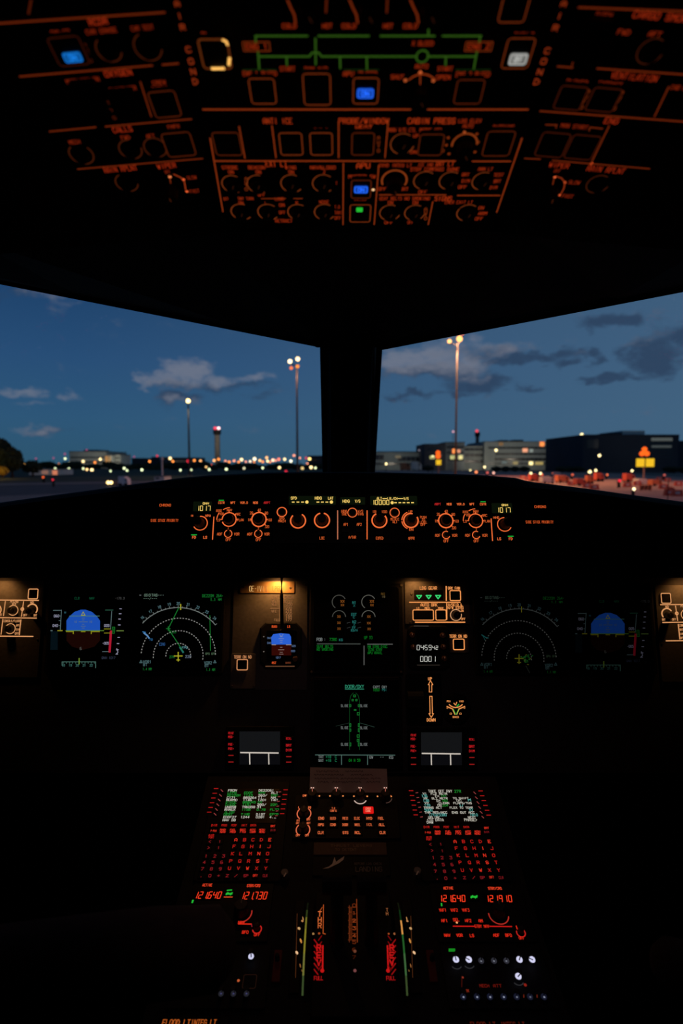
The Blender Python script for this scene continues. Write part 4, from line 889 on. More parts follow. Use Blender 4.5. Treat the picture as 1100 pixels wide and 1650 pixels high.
# engine and warning display, upper middle
t, s = display(505, 946, 643, 1080, 'engine_display', 'upper centre display with engine gauges and green memo lines', 6); q = MB()
gr = glow((150, 150, 140), .22); am = glow((205, 120, 50), .34); cy_ = glow((60, 175, 165), .36); gn = glow((20, 150, 45), .48); wh = glow((170, 180, 178), .42)
for x, y, r, a in ((546, 970, 11, 1), (593.5, 970, 11, 1), (546, 994.5, 10.6, 0), (593.5, 994.5, 10.6, 0)):
    MIP.line(q, arcpts(x, y, r, 30 if a else 5, 235 if a else 175, 22), 1.1, glow((150, 150, 140), .34) if x > 560 else gr, HS)
tx(MIP, q, [('XX', 551.5, 969, 6, 3.6), ('XX', 551.5, 975, 5, 3), ('XX', 599, 969, 6, 3.6), ('XX', 599, 975, 5, 3), ('XX', 546, 993.5, 5, 3.4), ('XX', 594, 993.5, 5, 3.4), ('XX', 546, 1003.6, 5, 3.4), ('XX', 594, 1004, 5.4, 3.4), ('XX', 546, 1013, 5, 3.4), ('XX', 594.5, 1013.4, 5, 3.4)], am, HS, .2)
tx(MIP, q, [('N1', 570.5, 971, 5.5, 4), ('%', 570.5, 976, 2.4, 3), ('EGT', 570, 990, 8, 4), ('C', 570, 994.5, 2.4, 3.2), ('N2', 570.5, 1002, 5.5, 4), ('%', 570.5, 1006.4, 2.4, 3), ('FF', 570, 1011.6, 5, 3.6), ('KG/H', 570.5, 1015.6, 10, 3.6)], cy_, HS, .18)
tx(MIP, q, [('FOB', 514.6, 1030.4, 8.6, 4.6), (':', 523, 1030.4, 1, 4)], wh, HS, .2); MIP.text(q, '7380', 536.6, 1030.4, 11.6, 4.2, gn, HS); MIP.text(q, 'KG', 549, 1031, 5.4, 3.6, cy_, HS); MIP.text(q, 'UP TO', 593, 1027.4, 12.6, 4.6, gn, HS, .17, 0, .1)
tx(MIP, q, [('SEAT BELTS', 523.4, 1041.6, 26, 4), ('NO SMOKING', 523.4, 1046.4, 26, 4), ('NW STRG DISC', 608, 1041.8, 31, 4), ('TCAS STBY', 604, 1046.8, 23, 4), ('APU AVAIL', 604, 1051.8, 23, 4)], gn, HS, .18)
tx(MIP, q, [('REC', 617, 957, 6, 3.2)], glow((150, 110, 50), .35), HS); MIP.text(q, '18', 617.4, 961.6, 5, 3, glow((150, 130, 90), .3), HS)
lg = glow((110, 118, 112), .35); MIP.line(q, [(511, 1037.4), (580, 1037.6)], 1.3, lg, HS); MIP.line(q, [(592, 1038), (632, 1038)], 1.3, glow((130, 130, 128), .45), HS); MIP.line(q, [(586.3, 1041), (586.3, 1071)], 1.4, glow((130, 130, 128), .4), HS)
for x, y in ((562, 1004), (579, 1004), (562, 1012), (579, 1012)): MIP.line(q, [(x - 3, y), (x + 2, y - 1.4)], .8, glow((90, 95, 95), .3), HS)
q.build('symbols', s)
MIP.screws(t, [(502, 943), (646, 943), (502, 1083), (646, 1083)], 2.2, .009)

# system display, lower middle
t, s = display(505, 1095, 643, 1236, 'system_display', 'lower centre display showing the aircraft door diagram', 5); q = MB()
gd = glow((60, 180, 140), .55); g2 = glow((26, 100, 46), .4)
MIP.text(q, 'DOOR/OXY', 571, 1106.4, 29.5, 5, gd, HS, .18); MIP.line(q, [(556, 1110.4), (586, 1110.4)], .9, gd, HS); MIP.text(q, 'CKPT OXY', 612, 1107, 21.6, 3.8, wh, HS); MIP.text(q, '1850', 606, 1111.6, 10, 3.8, gn, HS); MIP.text(q, 'PSI', 619, 1111.6, 7, 3.6, cy_, HS)
for sx in (-1, 1): MIP.line(q, [(571 + sx * 2, 1116.5), (571 + sx * 6, 1121), (571 + sx * 8, 1130), (571 + sx * 8, 1208)], .8, g2, HS)
MIP.line(q, [(580, 1165), (603, 1171.5)], .8, glow((60, 90, 80), .35), HS); MIP.line(q, [(562, 1165), (541, 1170)], .8, glow((60, 80, 70), .22), HS)
for x, y, w, hh in ((564, 1137, 3, 4.4), (578, 1137, 3, 4.4), (577, 1150, 4, 5), (564, 1168.5, 2.8, 6), (578, 1168.5, 2.8, 6), (564, 1176.5, 2.8, 5), (578, 1176.5, 2.8, 6), (576.8, 1186, 4, 5), (576.6, 1193, 3.4, 5), (564, 1199.5, 2.8, 6), (578, 1199.5, 2.8, 6), (571, 1121.4, 4, 4), (568, 1128, 3.2, 3.6), (574, 1128, 3.2, 3.6), (572, 1144, 4, 2)):
    MIP.frame(q, x - w / 2, y - hh / 2, x + w / 2, y + hh / 2, .9, glow((36, 160, 64), .5), HS, .05)
tx(MIP, q, [('SLIDE', x, y, 11.6, 4) for x, y in ((555, 1137.2), (586, 1137.2), (555, 1172.6), (586, 1172.8), (555, 1199.4), (586, 1199.4))], wh, HS)
for a, b in (((508, 1216.4), (636, 1216.8)), ((550, 1217), (550, 1232)), ((592, 1217), (592, 1232))): MIP.line(q, [a, b], 1.1, glow((110, 150, 140), .42), HS)
tx(MIP, q, [('TAT', 517, 1219.6, 8, 4), ('SAT', 517, 1225.4, 8, 4), ('GW', 598, 1220.2, 5.4, 4), ('--', 615, 1220, 6, 3.4), ('KG', 630, 1220.4, 6, 4)], wh, HS); tx(MIP, q, [('+18', 529, 1219.6, 8, 4), ('C', 541, 1219.6, 2.6, 4), ('+18', 529, 1225.4, 8, 4), ('C', 541, 1225.4, 2.6, 4)], glow((40, 150, 100), .5), HS); MIP.text(q, '04 H 59', 571, 1225.2, 18, 4.4, gn, HS, .2)
q.build('symbols', s)

# ---- standby instrument column with registration plate
sp = unit(MIP, 'placard_board', 'brown lit panel column between navigation display and engine display', 'panel', 374, 936, 495, 1112, .002, PANEL, rad=.02)
q = MB(); MT = glow((222, 150, 92), .42)
tx(MIP, q, [('LIMIT', 443.5, 962.6, 11, 4), ('SPEEDS', 465.6, 962.6, 14, 4), ('VLE', 441.6, 969, 7.6, 4.2), ('VLO', 441.4, 974, 7.4, 4.2), ('VFE', 441.2, 985, 8, 4.2), ('FULL', 446, 999, 8, 4), ('280/.67', 463.5, 969, 14, 4.2), ('250', 466, 974, 9, 4)], MT, .0026, .2)
MIP.line(q, [(435.5, 980.4), (449.5, 980.4)], 1.2, MT, .0026); MIP.line(q, [(450.3, 968), (450.3, 1001)], 1, MT, .0026)
for i, (a, b) in enumerate((('CONF', '230'), ('1+F', '215'), ('2', '200'), ('3', '185'), ('4', '177'))): MIP.text(q, b, 465, 979.6 + i * 4.8, 9.6, 3.6, MT, .0026, .2)
q.build('lettering', sp)
MIP.screws(sp, [(378, 941), (491, 941), (378, 1106), (491, 1106)], 1.6, .002)
rp = thing('registration_plate', 'brass registration plate reading OE-IVI at the top of the brown panel', 'plate', base(MIP, 430, 947, .002)); PLB = paint('brass_plate', (168, 140, 96), .42, 90, .1, .1, metal=.35)
mb = MB(); MIP.block(mb, 386.5, 937.2, 474.5, 956, .0022, .0042, PLB, .12); pl_ = mb.build('plate', rp)
q = MB(); MIP.text(q, 'OE-IVI', 413.4, 948.6, 23.5, 8.4, glow((255, 196, 118), .8), .0046, .14); MIP.line(q, [(428.8, 944), (428.8, 953)], 1, glow((255, 196, 118), .35), .0046); q.build('lettering', rp)
q = MB(); DK = paint('engraved_dark', (60, 40, 22), .7); MIP.text(q, 'LPGC', 446, 948.4, 13, 7.4, DK, .0046, .12); q.build('engraving', rp)
MIP.screws(rp, [(392.5, 945), (467.5, 947)], 2, .0042)
# standby attitude instrument
sb = thing('standby_instrument', 'small square standby attitude instrument with blue half screen', 'instrument', base(MIP, 452, 1040))
ow = [(428, 1003), (477, 1003), (486, 1012), (486, 1066), (477, 1075), (428, 1075), (419, 1066), (419, 1012)]
mb = MB(); A = [MIP.at(x, y, .0022) for x, y in ow]; B = [MIP.at(x, y, .011) for x, y in ow]; c0 = MIP.at(452, 1040, .013); D_ = [c0 + (MIP.at(x, y, .013) - c0) * .95 for x, y in ow]
mb.prism(A, B, BLACK); mb.prism(B, D_, BLACK); bz = mb.build('bezel', sb)
q = MB(); MIP.line(q, [(428, 1073.6), (474, 1073.6)], 1.2, glow((150, 100, 70), .5), .0134); tx(MIP, q, [('BUGS', 442, 1009.6, 8, 3.4), ('LS', 465, 1009.6, 4, 3.4), ('RST', 441.4, 1068, 6.4, 3.2)], glow((240, 90, 40), .9), .0134, .22); tx(MIP, q, [('BARO', 464, 1068, 8, 2.6)], glow((160, 80, 50), .5), .0134); q.build('lettering', sb)  # the line along the bottom rim is an edge highlight painted as glow
mb = MB(); MIP.block(mb, 429, 1015, 477, 1062, .0131, .0136, SCREEN, .05, .0002); s = mb.build('screen', sb); q = MB(); HB = .0142
b2 = MB(); MIP.fill(b2, [(437.5, 1038.5), (436.8, 1027), (440, 1022), (452, 1020.2), (466, 1021.6), (468.6, 1026), (469, 1038.5)], glow((48, 104, 226), .82), HB - .0003); b2.build('sky_half', s, 'blue upper half of the standby horizon')
b2 = MB(); MIP.fill(b2, [(437.5, 1039), (469, 1039), (469, 1056), (437.5, 1056)], glow((88, 22, 14), .3), HB - .0003); b2.build('earth_half', s)
for y, w in ((1026, 2), (1029, 4), (1032, 2), (1035, 1.6), (1043, 1.6), (1047, 4.5), (1051, 2), (1054, 3)): MIP.line(q, [(453 - w, y), (453 + w, y)], .8, glow((150, 170, 220), .6) if y < 1039 else glow((190, 160, 150), .5), HB)
MIP.line(q, [(450, 1022), (453, 1026), (456, 1022)], .8, glow((150, 170, 220), .6), HB); MIP.line(q, [(438, 1039), (444, 1039)], 1.2, glow((190, 170, 150), .6), HB); MIP.line(q, [(461, 1039), (469, 1039)], 1.2, glow((190, 170, 150), .6), HB)
tx(MIP, q, [('060', 433.6, 1028, 6, 3), ('040', 433.6, 1036, 6, 3), ('005', 473, 1041, 6, 3), ('000', 472, 1049, 6, 3), ('1017', 448, 1059.6, 8, 3)], glow((120, 150, 200), .5), HB)
q.build('symbols', s)
for x, y in ((424.8, 1026), (424.8, 1050)): MIP.dot(q2 := MB(), x, y, 1, glow((150, 140, 130), .5), .0134); q2.build('index_mark', sb)
MIP.knob(sb, 476, 1061.5, 4.6, .012, None, paint('knob_brown', (92, 66, 52), .5), h0=.012)
# terrain button plates
def terr(x0, y0, x1, y1, tcx, tcy, bx0, by0, bx1, by1, label, fm):
    t = unit(MIP, 'terrain_button_plate', label, 'switch plate', x0, y0, x1, y1, .0045, PANEL, rad=.08, h0=.002); q = MB(); MIP.text(q, 'TERR ON ND', tcx, tcy, 28, 4.6, fm, .0071, .2); q.build('lettering', t)
    MIP.button(t, bx0, by0, bx1, by1, fm, 1.5, h0=.0066); MIP.screws(t, [(x0 + 3, y1 - 5), (x1 - 3, y1 - 5)], 1.3, .0066); return t
terr(371, 1053, 412, 1110, 391, 1058.6, 381, 1062, 399.4, 1080.2, 'switch plate labelled TERR ON ND at the lower left of the brown panel', glow((240, 160, 105), .7))

# ---- landing gear column
lp = unit(MIP, 'landing_gear_panel', 'lit LDG GEAR and AUTO BRK panel with three green triangles', 'panel', 652, 937, 757, 1006, .003, PANEL, rad=.03); q = MB(); hl = .0036
tx(MIP, q, [('LDG GEAR', 690, 947.6, 27, 4.8), ('BRK FAN', 731, 947.8, 19, 4.2), ('AUTO BRK', 691, 974.6, 26.4, 4.4), ('LO', 673, 980, 4, 3.2), ('MED', 688, 980, 7.6, 3.2), ('MAX', 710, 980, 8, 3.2), ('A/SKID &', 733, 974.6, 22, 4.2), ('N/W STRG', 733.6, 979.2, 25, 4.2), ('ON', 744.4, 984.2, 4, 3), ('OFF', 746, 997.4, 6.4, 3.2)], PAN, hl, .2)
for a, w in ((((718.6, 945), (718.8, 967.4)), 1.8), (((659.6, 970.5), (741, 970.5)), 1.4), (((719.6, 972), (719.6, 998)), 1.4), (((669, 1002.6), (748.6, 1002.6)), 1.8)): MIP.line(q, list(a), w, PAN, hl)
MIP.ring(q, 734.4, 991, 8.8, 1.3, glow((235, 170, 120), .8), 35, 372, hl); q.build('lettering', lp)
mb = MB(); MIP.block(mb, 667, 950.6, 713, 966.6, .003, .0036, CAP, .05, .0002); w_ = mb.build('gear_indicator', lp)
for x in (675, 690.4, 705.6):
    q = MB(); MIP.line(q, [(x - 3.9, 959.6), (x + 3.9, 959.6), (x, 964.6), (x - 3.9, 959.6), (x + 3, 959.6)], 1.7, glow((60, 225, 120), .95), .0042); q.build('green_triangle', w_, 'green lit triangle')
MIP.button(lp, 724, 951, 742.4, 968.4, PAN, 1.4, h0=.003); MIP.button(lp, 664.4, 982, 698.8, 1000, PAN, 1.4, h0=.003); MIP.button(lp, 701.2, 982, 719.4, 1000, PAN, 1.4, h0=.003)
MIP.knob(lp, 734.4, 991, 7, .012, 60, h0=.003, name='toggle_switch'); MIP.screws(lp, [(662.6, 957), (661, 1003), (753, 941)], 2, .003)
ck = thing('clock', 'dark clock showing 04:59 42 above 00:01', 'clock', base(MIP, 690, 1042)); mb = MB(); MIP.block(mb, 657, 1008, 724, 1078, .0006, .009, BLACK, .12, .002); mb.build('bezel', ck)
mb = MB(); MIP.block(mb, 669.5, 1013, 709, 1071, .0091, .0096, SCREEN, .06, .0002); s = mb.build('screen', ck); q = MB(); LC = glow((222, 222, 214), .8)
MIP.digits(q, '04:59', 671.4, 694.4, 1039.6, 1047.2, LC, HS, .05, .13); MIP.digits(q, '42', 696.4, 705, 1040.8, 1046.4, LC, HS, .05, .13); MIP.digits(q, '00:01', 677.2, 701, 1057.6, 1066, LC, HS, .03, .14); q.build('figures', s)
q = MB(); MIP.line(q, [(667, 1008.6), (690, 1008.8)], 1.1, glow((110, 100, 90), .4), .0095); MIP.line(q, [(672, 1071.6), (708, 1071.6)], .9, glow((90, 80, 70), .4), .0099); q.build('edge_line', ck)
KB = paint('knob_brown', (92, 66, 52), .5)
for x, y in ((663.4, 1023.4), (665, 1042.6), (712.6, 1024), (714, 1042.4), (715.6, 1061)): MIP.knob(ck, x, y, 4.6, .007, 90, KB, glow((190, 120, 90), .4), h0=.009)
terr(724, 1020, 755, 1052, 738, 1025.2, 729.4, 1029, 748.4, 1047.6, 'switch plate labelled TERR ON ND to the right of the clock', PAN)
gl = thing('gear_lever', 'landing gear lever plate with glowing UP and DOWN arrows', 'lever', base(MIP, 690, 1126)); mb = MB(); MIP.block(mb, 654, 1086, 712, 1168, .0004, .004, BLACK, .06); mb.build('plate', gl); q = MB(); hg = .0046
tx(MIP, q, [('UP', 692.6, 1093.8, 5.6, 4.2), ('DOWN', 694.4, 1160, 13.4, 4.4)], PAN, hg, .2)
MIP.line(q, [(691.4, 1115), (691.4, 1103.4), (689.8, 1103.4), (693.4, 1096.6), (697, 1103.4), (695.4, 1103.4), (695.4, 1115), (691.4, 1115)], 1.1, PAN, hg)
MIP.line(q, [(692, 1122), (692.6, 1150), (690.8, 1150), (694.6, 1156), (698.2, 1150), (696.4, 1150), (695.8, 1122), (692, 1122)], 1.1, PAN, hg); q.build('lettering', gl)
mb = MB(); a = MIP.at(668, 1128, .004); b = MIP.at(668, 1126, .05); mb.tube([a, b], [.006, .005], BLACK, 10); c_ = b + MIP.n * .008; mb.tube([c_ - V((.016, 0, 0)), c_ + V((.016, 0, 0))], [.016, .016], BLACK, 16); mb.build('handle', gl)
bg_ = thing('brake_gauge', 'round brake pressure gauge with orange scales right of the gear lever', 'gauge', base(MIP, 734, 1142)); mb = MB(); MIP.cyl(mb, 734, 1142, 24, .0004, .006, BLACK, 28, .97); mb.build('dial', bg_); q = MB(); hb = .0068
MIP.line(q, arcpts(734, 1126, 14, 222, 318, 14), 1.5, PAN, hb); MIP.line(q, [(720, 1138.4), (729, 1142.6), (732.6, 1151)], 1.5, PAN, hb); MIP.line(q, [(748.4, 1138.4), (739, 1142.6), (735.6, 1151)], 1.5, PAN, hb)
MIP.line(q, [(730, 1143.4), (733.2, 1150.8)], 1.7, glow((40, 190, 70), .9), hb); MIP.line(q, [(738.6, 1143.4), (735.4, 1150.8)], 1.7, glow((40, 190, 70), .9), hb); MIP.line(q, [(736, 1138), (739, 1135)], 1.4, glow((40, 190, 70), .9), hb)
tx(MIP, q, [('PSI', 723, 1130, 6, 2.4), ('X1000', 743, 1130, 7, 2.4), ('3', 720.4, 1140, 2, 3), ('3', 747.8, 1140, 2, 3), ('0', 726, 1150, 3, 2.4), ('0', 741.6, 1150, 3, 2.4), ('BRAKES', 734, 1155.4, 9.6, 2.6)], PAN, hb, .2); q.build('scale', bg_)
for p_ in ([(734, 1136), (735.6, 1131.6)], [(733.4, 1136), (731, 1133)]): q = MB(); MIP.line(q, p_, 1.2, PAN, hb + .0006); q.build('needle', bg_)

# ---- lighting panels at both ends
def lights_panel(s, label):
    f = (lambda x: x) if s < 0 else (lambda x: 1126 - x); dy = 0 if s < 0 else 7
    xs = sorted((f(-70), f(66))); t = unit(MIP, 'lighting_panel', label, 'panel', xs[0], 936 + dy, xs[1], 1092 + dy, .003, PANEL, rad=.02); q = MB(); hh = .0036; PL = glow((240, 165, 105), .85)
    L_ = lambda p, w: MIP.line(q, [(f(a), b + dy) for a, b in p], w, PL, hh)
    L_([(-60, 966.4), (62, 967.4)], 1.6); L_([(-60, 994.6), (58.6, 996)], 1.6); L_([(-60, 1024.4), (53, 1025.6)], 1.6)
    L_([(8.6, 969), (5.6, 992)], 1.4); L_([(38, 969.4), (34.6, 993)], 1.4); L_([(4.6, 998), (1.6, 1022)], 1.4); L_([(33.6, 999), (31, 1022.6)], 1.6)
    b1, b2 = sorted((f(45), f(61.6))); MIP.button(t, b1, 948.4 + dy, b2, 965.6 + dy, PL, 1.4, h0=.003)
    MIP.ring(q, f(21), 983.4 + dy, 7.9, 1.2, PL, 0, 360, hh); MIP.knob(t, f(21), 983.4 + dy, 6.4, .011, 60, h0=.003)
    MIP.ring(q, f(51.6), 982 + dy, 8.4, 2, PL, -40, 150, hh) if s < 0 else MIP.ring(q, f(51.6), 982 + dy, 8.4, 2, PL, 30, 220, hh); MIP.knob(t, f(51), 984.5 + dy, 5.6, .015, 130, h0=.003)
    MIP.ring(q, f(16.6), 1013 + dy, 7.9, 1.2, PL, 0, 360, hh); MIP.knob(t, f(16.6), 1013 + dy, 6.4, .011, 60, h0=.003); MIP.ring(q, f(36), 981.4 + dy, 2.2, 1.6, PL, 0, 360, hh, 12)
    MIP.ring(q, f(-7), 983 + dy, 8.6, 2, PL, -80, 150, hh); MIP.knob(t, f(-7), 984 + dy, 5.6, .014, 90, h0=.003)
    tx(MIP, q, [('PFD/ND', f(23), 969.6 + dy, 13, 3.4), ('XFR', f(22.6), 973.2 + dy, 6.4, 3.2), ('ND', f(51.6), 970.8 + dy, 5, 3.2), ('OFF', f(40.4), 991.2 + dy, 6, 3.4), ('BRT', f(57), 991.4 + dy, 5, 3.4), ('CONSOLE/FLOOR', f(19), 1000.6 + dy, 26, 3.6), ('BRT', f(28.6), 1007.6 + dy, 5, 3.2), ('DIM', f(29), 1014.4 + dy, 5, 3.2), ('OFF', f(27), 1020.8 + dy, 6, 3.2), ('BRT', f(1), 990.6 + dy, 4, 3.4)], PL, hh, .2)
    q.build('lettering', t); MIP.screws(t, [(f(60), 1030 + dy), (f(-20), 1030 + dy)], 1.6, .003)
lights_panel(-1, 'lit lighting control panel at the far left end of the instrument panel')
lights_panel(1, 'lit lighting control panel at the far right end of the instrument panel')

# ---- glareshield flood lamps that wash the panels, and the cord hanging before the plate
LW = (1.0, .40, .105)
for px, hh, pw, lab in ((447, .03, .75, 'above the registration plate'), (668, .03, .2, 'above the landing gear panel'), (-6, .04, .22, 'above the left lighting panel'), (1110, .04, .22, 'above the right lighting panel')):
    p = MIP.at(px, 929, hh)
    t = thing('flood_lamp', 'small warm flood lamp under the glareshield ' + lab, 'lamp', p)
    mb = MB(); mb.tube([p + V((-.022, .004, .016)), p + V((.022, .004, .016))], .005, BLACK, 10); mb.build('housing', t)
    mb = MB(); mb.tube([p + V((-.016, 0, .0105)), p + V((.016, 0, .0105))], .002, glow((255, 190, 110), 2.0), 8); mb.build('tube', t)
    s_ = spot('flood_lamp_light', p, MIP.at(px, 990, 0), pw, LW, .006, 140, .9)
cd = thing('cord', 'thin black cord hanging down in front of the registration plate', 'cord', MIP.at(454, 1000, .03))
mb = MB(); mb.tube([MIP.at(454.5, 900, .05), MIP.at(453.6, 930, .03), MIP.at(453.4, 960, .024), MIP.at(453.8, 990, .022), MIP.at(454, 1006, .021)], .0038, paint('black_cord', (8, 8, 8), .9, spec=.05), 8); mb.build('cable', cd)
mb = MB(); mb.tube([MIP.at(454, 1004, .021), MIP.at(454, 1010, .0195), MIP.at(454, 1012, .0165)], [.0046, .0042, .0020], BLACK, 8); mb.build('plug', cd)

# ================================================================== OVERHEAD PANEL
OB_ = MIP.__class__
def slab(pl, name, label, xa, xb, ya_px, m):
    """a panel section: plate in plane coordinates, from the pixel column xa to xb, forward edge at FE"""
    t = thing(name, label, 'overhead panel', pl.at((xa[0] + xb[0]) / 2, 200))
    lo = FE - 2; cxm = (xa[0] + xb[0]) / 2
    A = pl.at(*xa); B = pl.at(*xb); x0 = (A - pl.o).dot(pl.X); x1 = (B - pl.o).dot(pl.X)
    f = (OHC.at(585, lo) - pl.o).dot(pl.Y); b = f + .62
    P = lambda x, y, h: pl.o + pl.X * x + pl.Y * y + pl.n * h
    mb = MB(); bot = [P(x0, f, -.03), P(x1, f, -.03), P(x1, b, -.03), P(x0, b, -.03)]; top = [P(x0, f, 0), P(x1, f, 0), P(x1, b, 0), P(x0, b, 0)]
    mb.prism(bot, top, m); mb.build('faceplate', t); return t
ohc = slab(OHC, 'overhead_panel', 'middle overhead panel with green bleed air diagram and blue lit buttons', (323, 176), (859, 176), 0, OHEAD)
ohl = slab(OHL, 'overhead_panel', 'left overhead panel carrying the OXYGEN, CALLS and WIPER sections', (-260, 176), (311, 176), 0, OHEAD)
ohr = slab(OHR, 'overhead_panel', 'right overhead panel carrying the VENTILATION and MAN START sections', (871, 176), (1400, 176), 0, OHEAD)
ho = .0008
# ---- middle
P = OHC; q = MB()
for a in ([(412, 58), (495, 58)], [(513, 58), (594, 58)], [(613, 58), (700, 58)], [(713, 58), (775, 58)], [(411.5, 58), (412, 68)], [(415.5, 83), (417.5, 111)], [(773.5, 58), (772, 68)], [(768, 84), (763, 111)], [(508, 62), (508.5, 104)],
          [(418, 91), (498, 91), (503, 85), (513, 85), (518, 91), (671, 91)], [(689, 91), (766, 91)], [(461.5, 91), (462, 105)], [(547.5, 91), (548, 110)], [(590.5, 91), (591, 112)], [(718, 91), (717.6, 105)], [(690, 48), (690, 58)]): P.line(q, a, 2.7, OHG, ho)
P.ring(q, 680, 91, 9.5, 2.6, OHG, 0, 360, ho)
for x, w in ((418, 54), (509, 42), (582, 56), (762, 56)): P.line(q, [(x - w / 2, 112.5), (x + w / 2, 112.5)], 1.4, glow((50, 105, 40), 0.155), ho)
q.build('schematic', ohc, 'green line diagram of the bleed air system')
q = MB()
H1 = [('ANTI ICE', 447, 195, 46, 8.4), ('PROBE/WINDOW', 586, 195, 80, 8), ('HEAT', 586, 206, 26, 8), ('CABIN PRESS', 695, 195, 76, 8.6), ('EXT LT', 445, 264, 34, 9), ('APU', 585, 267, 21, 8), ('INT LT', 716, 264, 30, 7), ('SIGNS', 714, 320, 27, 7)]
H2 = [('ENG 1', 413, 75, 34, 8), ('ENG 2', 771, 75, 34, 8), ('X BLEED', 681, 70, 34, 7), ('ENG 1 BLEED', 418.5, 118.6, 54, 7), ('START', 463, 111, 24, 7), ('RAM AIR', 509, 111.6, 36, 7), ('APU BLEED', 580, 119, 54, 7), ('AUTO', 679, 107, 20, 6.6), ('SHUT', 640, 124, 20, 6.6), ('START', 717, 111, 24, 6.6), ('OPEN', 714, 124.6, 22, 6.6), ('ENG 2 BLEED', 762, 120, 54, 8),
      ('COLD', 466, 42, 22, 7), ('HOT', 527, 42, 15, 7), ('COLD', 562, 42, 22, 7), ('HOT', 625, 42, 15, 7), ('COLD', 661, 42, 22, 7), ('PACK 2', 844, 56, 30, 7), ('P1', 329, 55, 8, 6)]
H3 = [('WING', 362, 210, 19, 5.4), ('ENG 1', 467, 210, 22, 5.4), ('ENG 2', 517, 209.6, 22, 5.4), ('LDG ELEV', 757, 195, 36, 5.6), ('AUTO', 754, 203, 16, 5.4), ('MAN V/S CTL', 648, 209.4, 44, 6), ('MODE SEL', 695, 209.6, 37, 5.6), ('DITCHING', 811, 204.6, 33, 6), ('UP', 670, 219, 8, 5), ('DN', 666, 245, 9, 5),
      ('STROBE', 370, 270, 25, 5), ('ON', 372, 277.4, 8, 5), ('BEACON', 413, 270, 26, 5), ('ON', 416, 277.4, 8, 5), ('WING', 468, 270, 17, 5), ('ON', 469, 277.4, 8, 5), ('NAV&LOGO', 520, 270, 40, 5), ('2', 522, 277, 3, 5), ('1', 542, 295, 2, 5), ('OFF', 421, 314, 11, 4.6), ('OFF', 364, 320.6, 8, 4.6), ('RWY TURN', 396, 320, 24, 4.6), ('ON', 388, 327, 7, 4.6), ('LAND', 450, 320.6, 14, 4.6), ('L', 428, 327, 2.4, 4.6), ('R', 478, 327, 3, 4.6),
      ('ON', 454, 330.4, 8, 4.8), ('OFF', 454.6, 342.4, 10, 4.8), ('RETRACT', 457, 356, 27, 5), ('NOSE', 522, 325.6, 15, 4.8), ('T.O', 543, 333.6, 8, 4.8), ('TAXI', 545, 342.6, 12, 4.8), ('OFF', 544, 351.4, 10, 4.8), ('MASTER SW', 583, 284.6, 43, 5.4), ('START', 580, 325.4, 19, 5.4),
      ('OVHD INTEG LT', 637, 266.4, 52, 5.2), ('OFF', 615.4, 304.6, 12, 5), ('BRT', 651.4, 304.6, 12, 5), ('ICE IND &', 689, 265.4, 32, 5.4), ('STBY COMPASS', 688, 272.8, 53, 5.4), ('OFF', 680.6, 309.4, 13, 5), ('DOME', 730, 273, 18, 5), ('BRT', 750, 281.4, 11, 5), ('DIM', 750, 291.6, 12, 5), ('OFF', 744.6, 301.4, 13, 5), ('ANN LT', 782, 272.4, 23, 5), ('TEST', 803, 281.8, 15, 5), ('BRT', 801, 292, 11, 5), ('DIM', 795, 302.2, 11, 5),
      ('SEAT BELTS', 629, 320, 36, 5), ('NO SMOKING', 672, 320, 40, 5), ('ON', 629, 326.6, 8, 4.8), ('OFF', 626, 358.4, 13, 4.8), ('ON', 669, 326.6, 8, 4.8), ('OFF', 661, 358.4, 9, 4.8), ('EMER EXIT LT', 739, 326, 44, 4.8), ('ON', 775, 335, 8, 4.8), ('ARM', 777.4, 344, 13, 4.8), ('OFF', 771.4, 352.4, 12, 4.8)]
tx(P, q, H1, glow((225, 72, 26), 0.464), ho, .17); tx(P, q, H2, glow((215, 66, 24), 0.392), ho, .17); tx(P, q, H3, glow((215, 66, 24), 0.392), ho, .18)
for x, y in ((413, 75), (771, 75)): P.frame(q, x - 22, y - 8, x + 22, y + 8, 1.5, OH, ho, .06)
for s_, x, y0, y1 in (('AUTO', 609.6, 222, 243), ('AUTO', 713, 222, 243), ('AUTO', 685.6, 337, 352), ('AUTO', 396.6, 288, 305)):
    for i, c in enumerate(s_): P.text(q, c, x, y0 + (y1 - y0) * i / 3, 4, 4.4, OH, ho, .18)
LN = glow((205, 78, 30), 0.368)
for a, w in (([(327, 176.5), (661, 176.5)], 2.43), ([(689, 176.5), (850, 176.5)], 2.43), ([(345, 259.5), (733, 259.5)], 2.28), ([(761, 260), (822, 260)], 2.13), ([(338.5, 223), (359, 341)], 2.13), ([(385, 204), (394.5, 255)], 1.82), ([(438, 203), (444.5, 254)], 1.82), ([(545.4, 196), (545.4, 254)], 1.82), ([(625.4, 193), (620, 254)], 1.82), ([(840.6, 223), (800, 342)], 2.13),
             ([(553, 263), (552.4, 362)], 1.82), ([(610, 266), (602.6, 362)], 1.82), ([(611, 314), (718, 314)], 1.67), ([(737, 315), (805, 315)], 2), ([(697, 325), (689.6, 362)], 1.67), ([(421, 320), (460, 320)], 1.2), ([(473, 320), (487, 320)], 1.2), ([(676.6, 118), (677, 165)], 1.8)): P.line(q, a, w, LN, ho)
P.ring(q, 677, 146, 27, 2.4, LN, 40, 140, ho); P.dot(q, 653, 129.6, 3, glow((235, 110, 55), 0.496), ho); P.dot(q, 677, 117, 3, glow((235, 110, 55), 0.765), ho); P.dot(q, 698, 130, 3, glow((235, 110, 55), 0.496), ho)
for x in (466, 566, 664): P.line(q, [(x - 3, 0), (x + 2, 12), (x + 8, 24), (x + 10, 37)], 3, glow((195, 72, 28), 0.298), ho); 
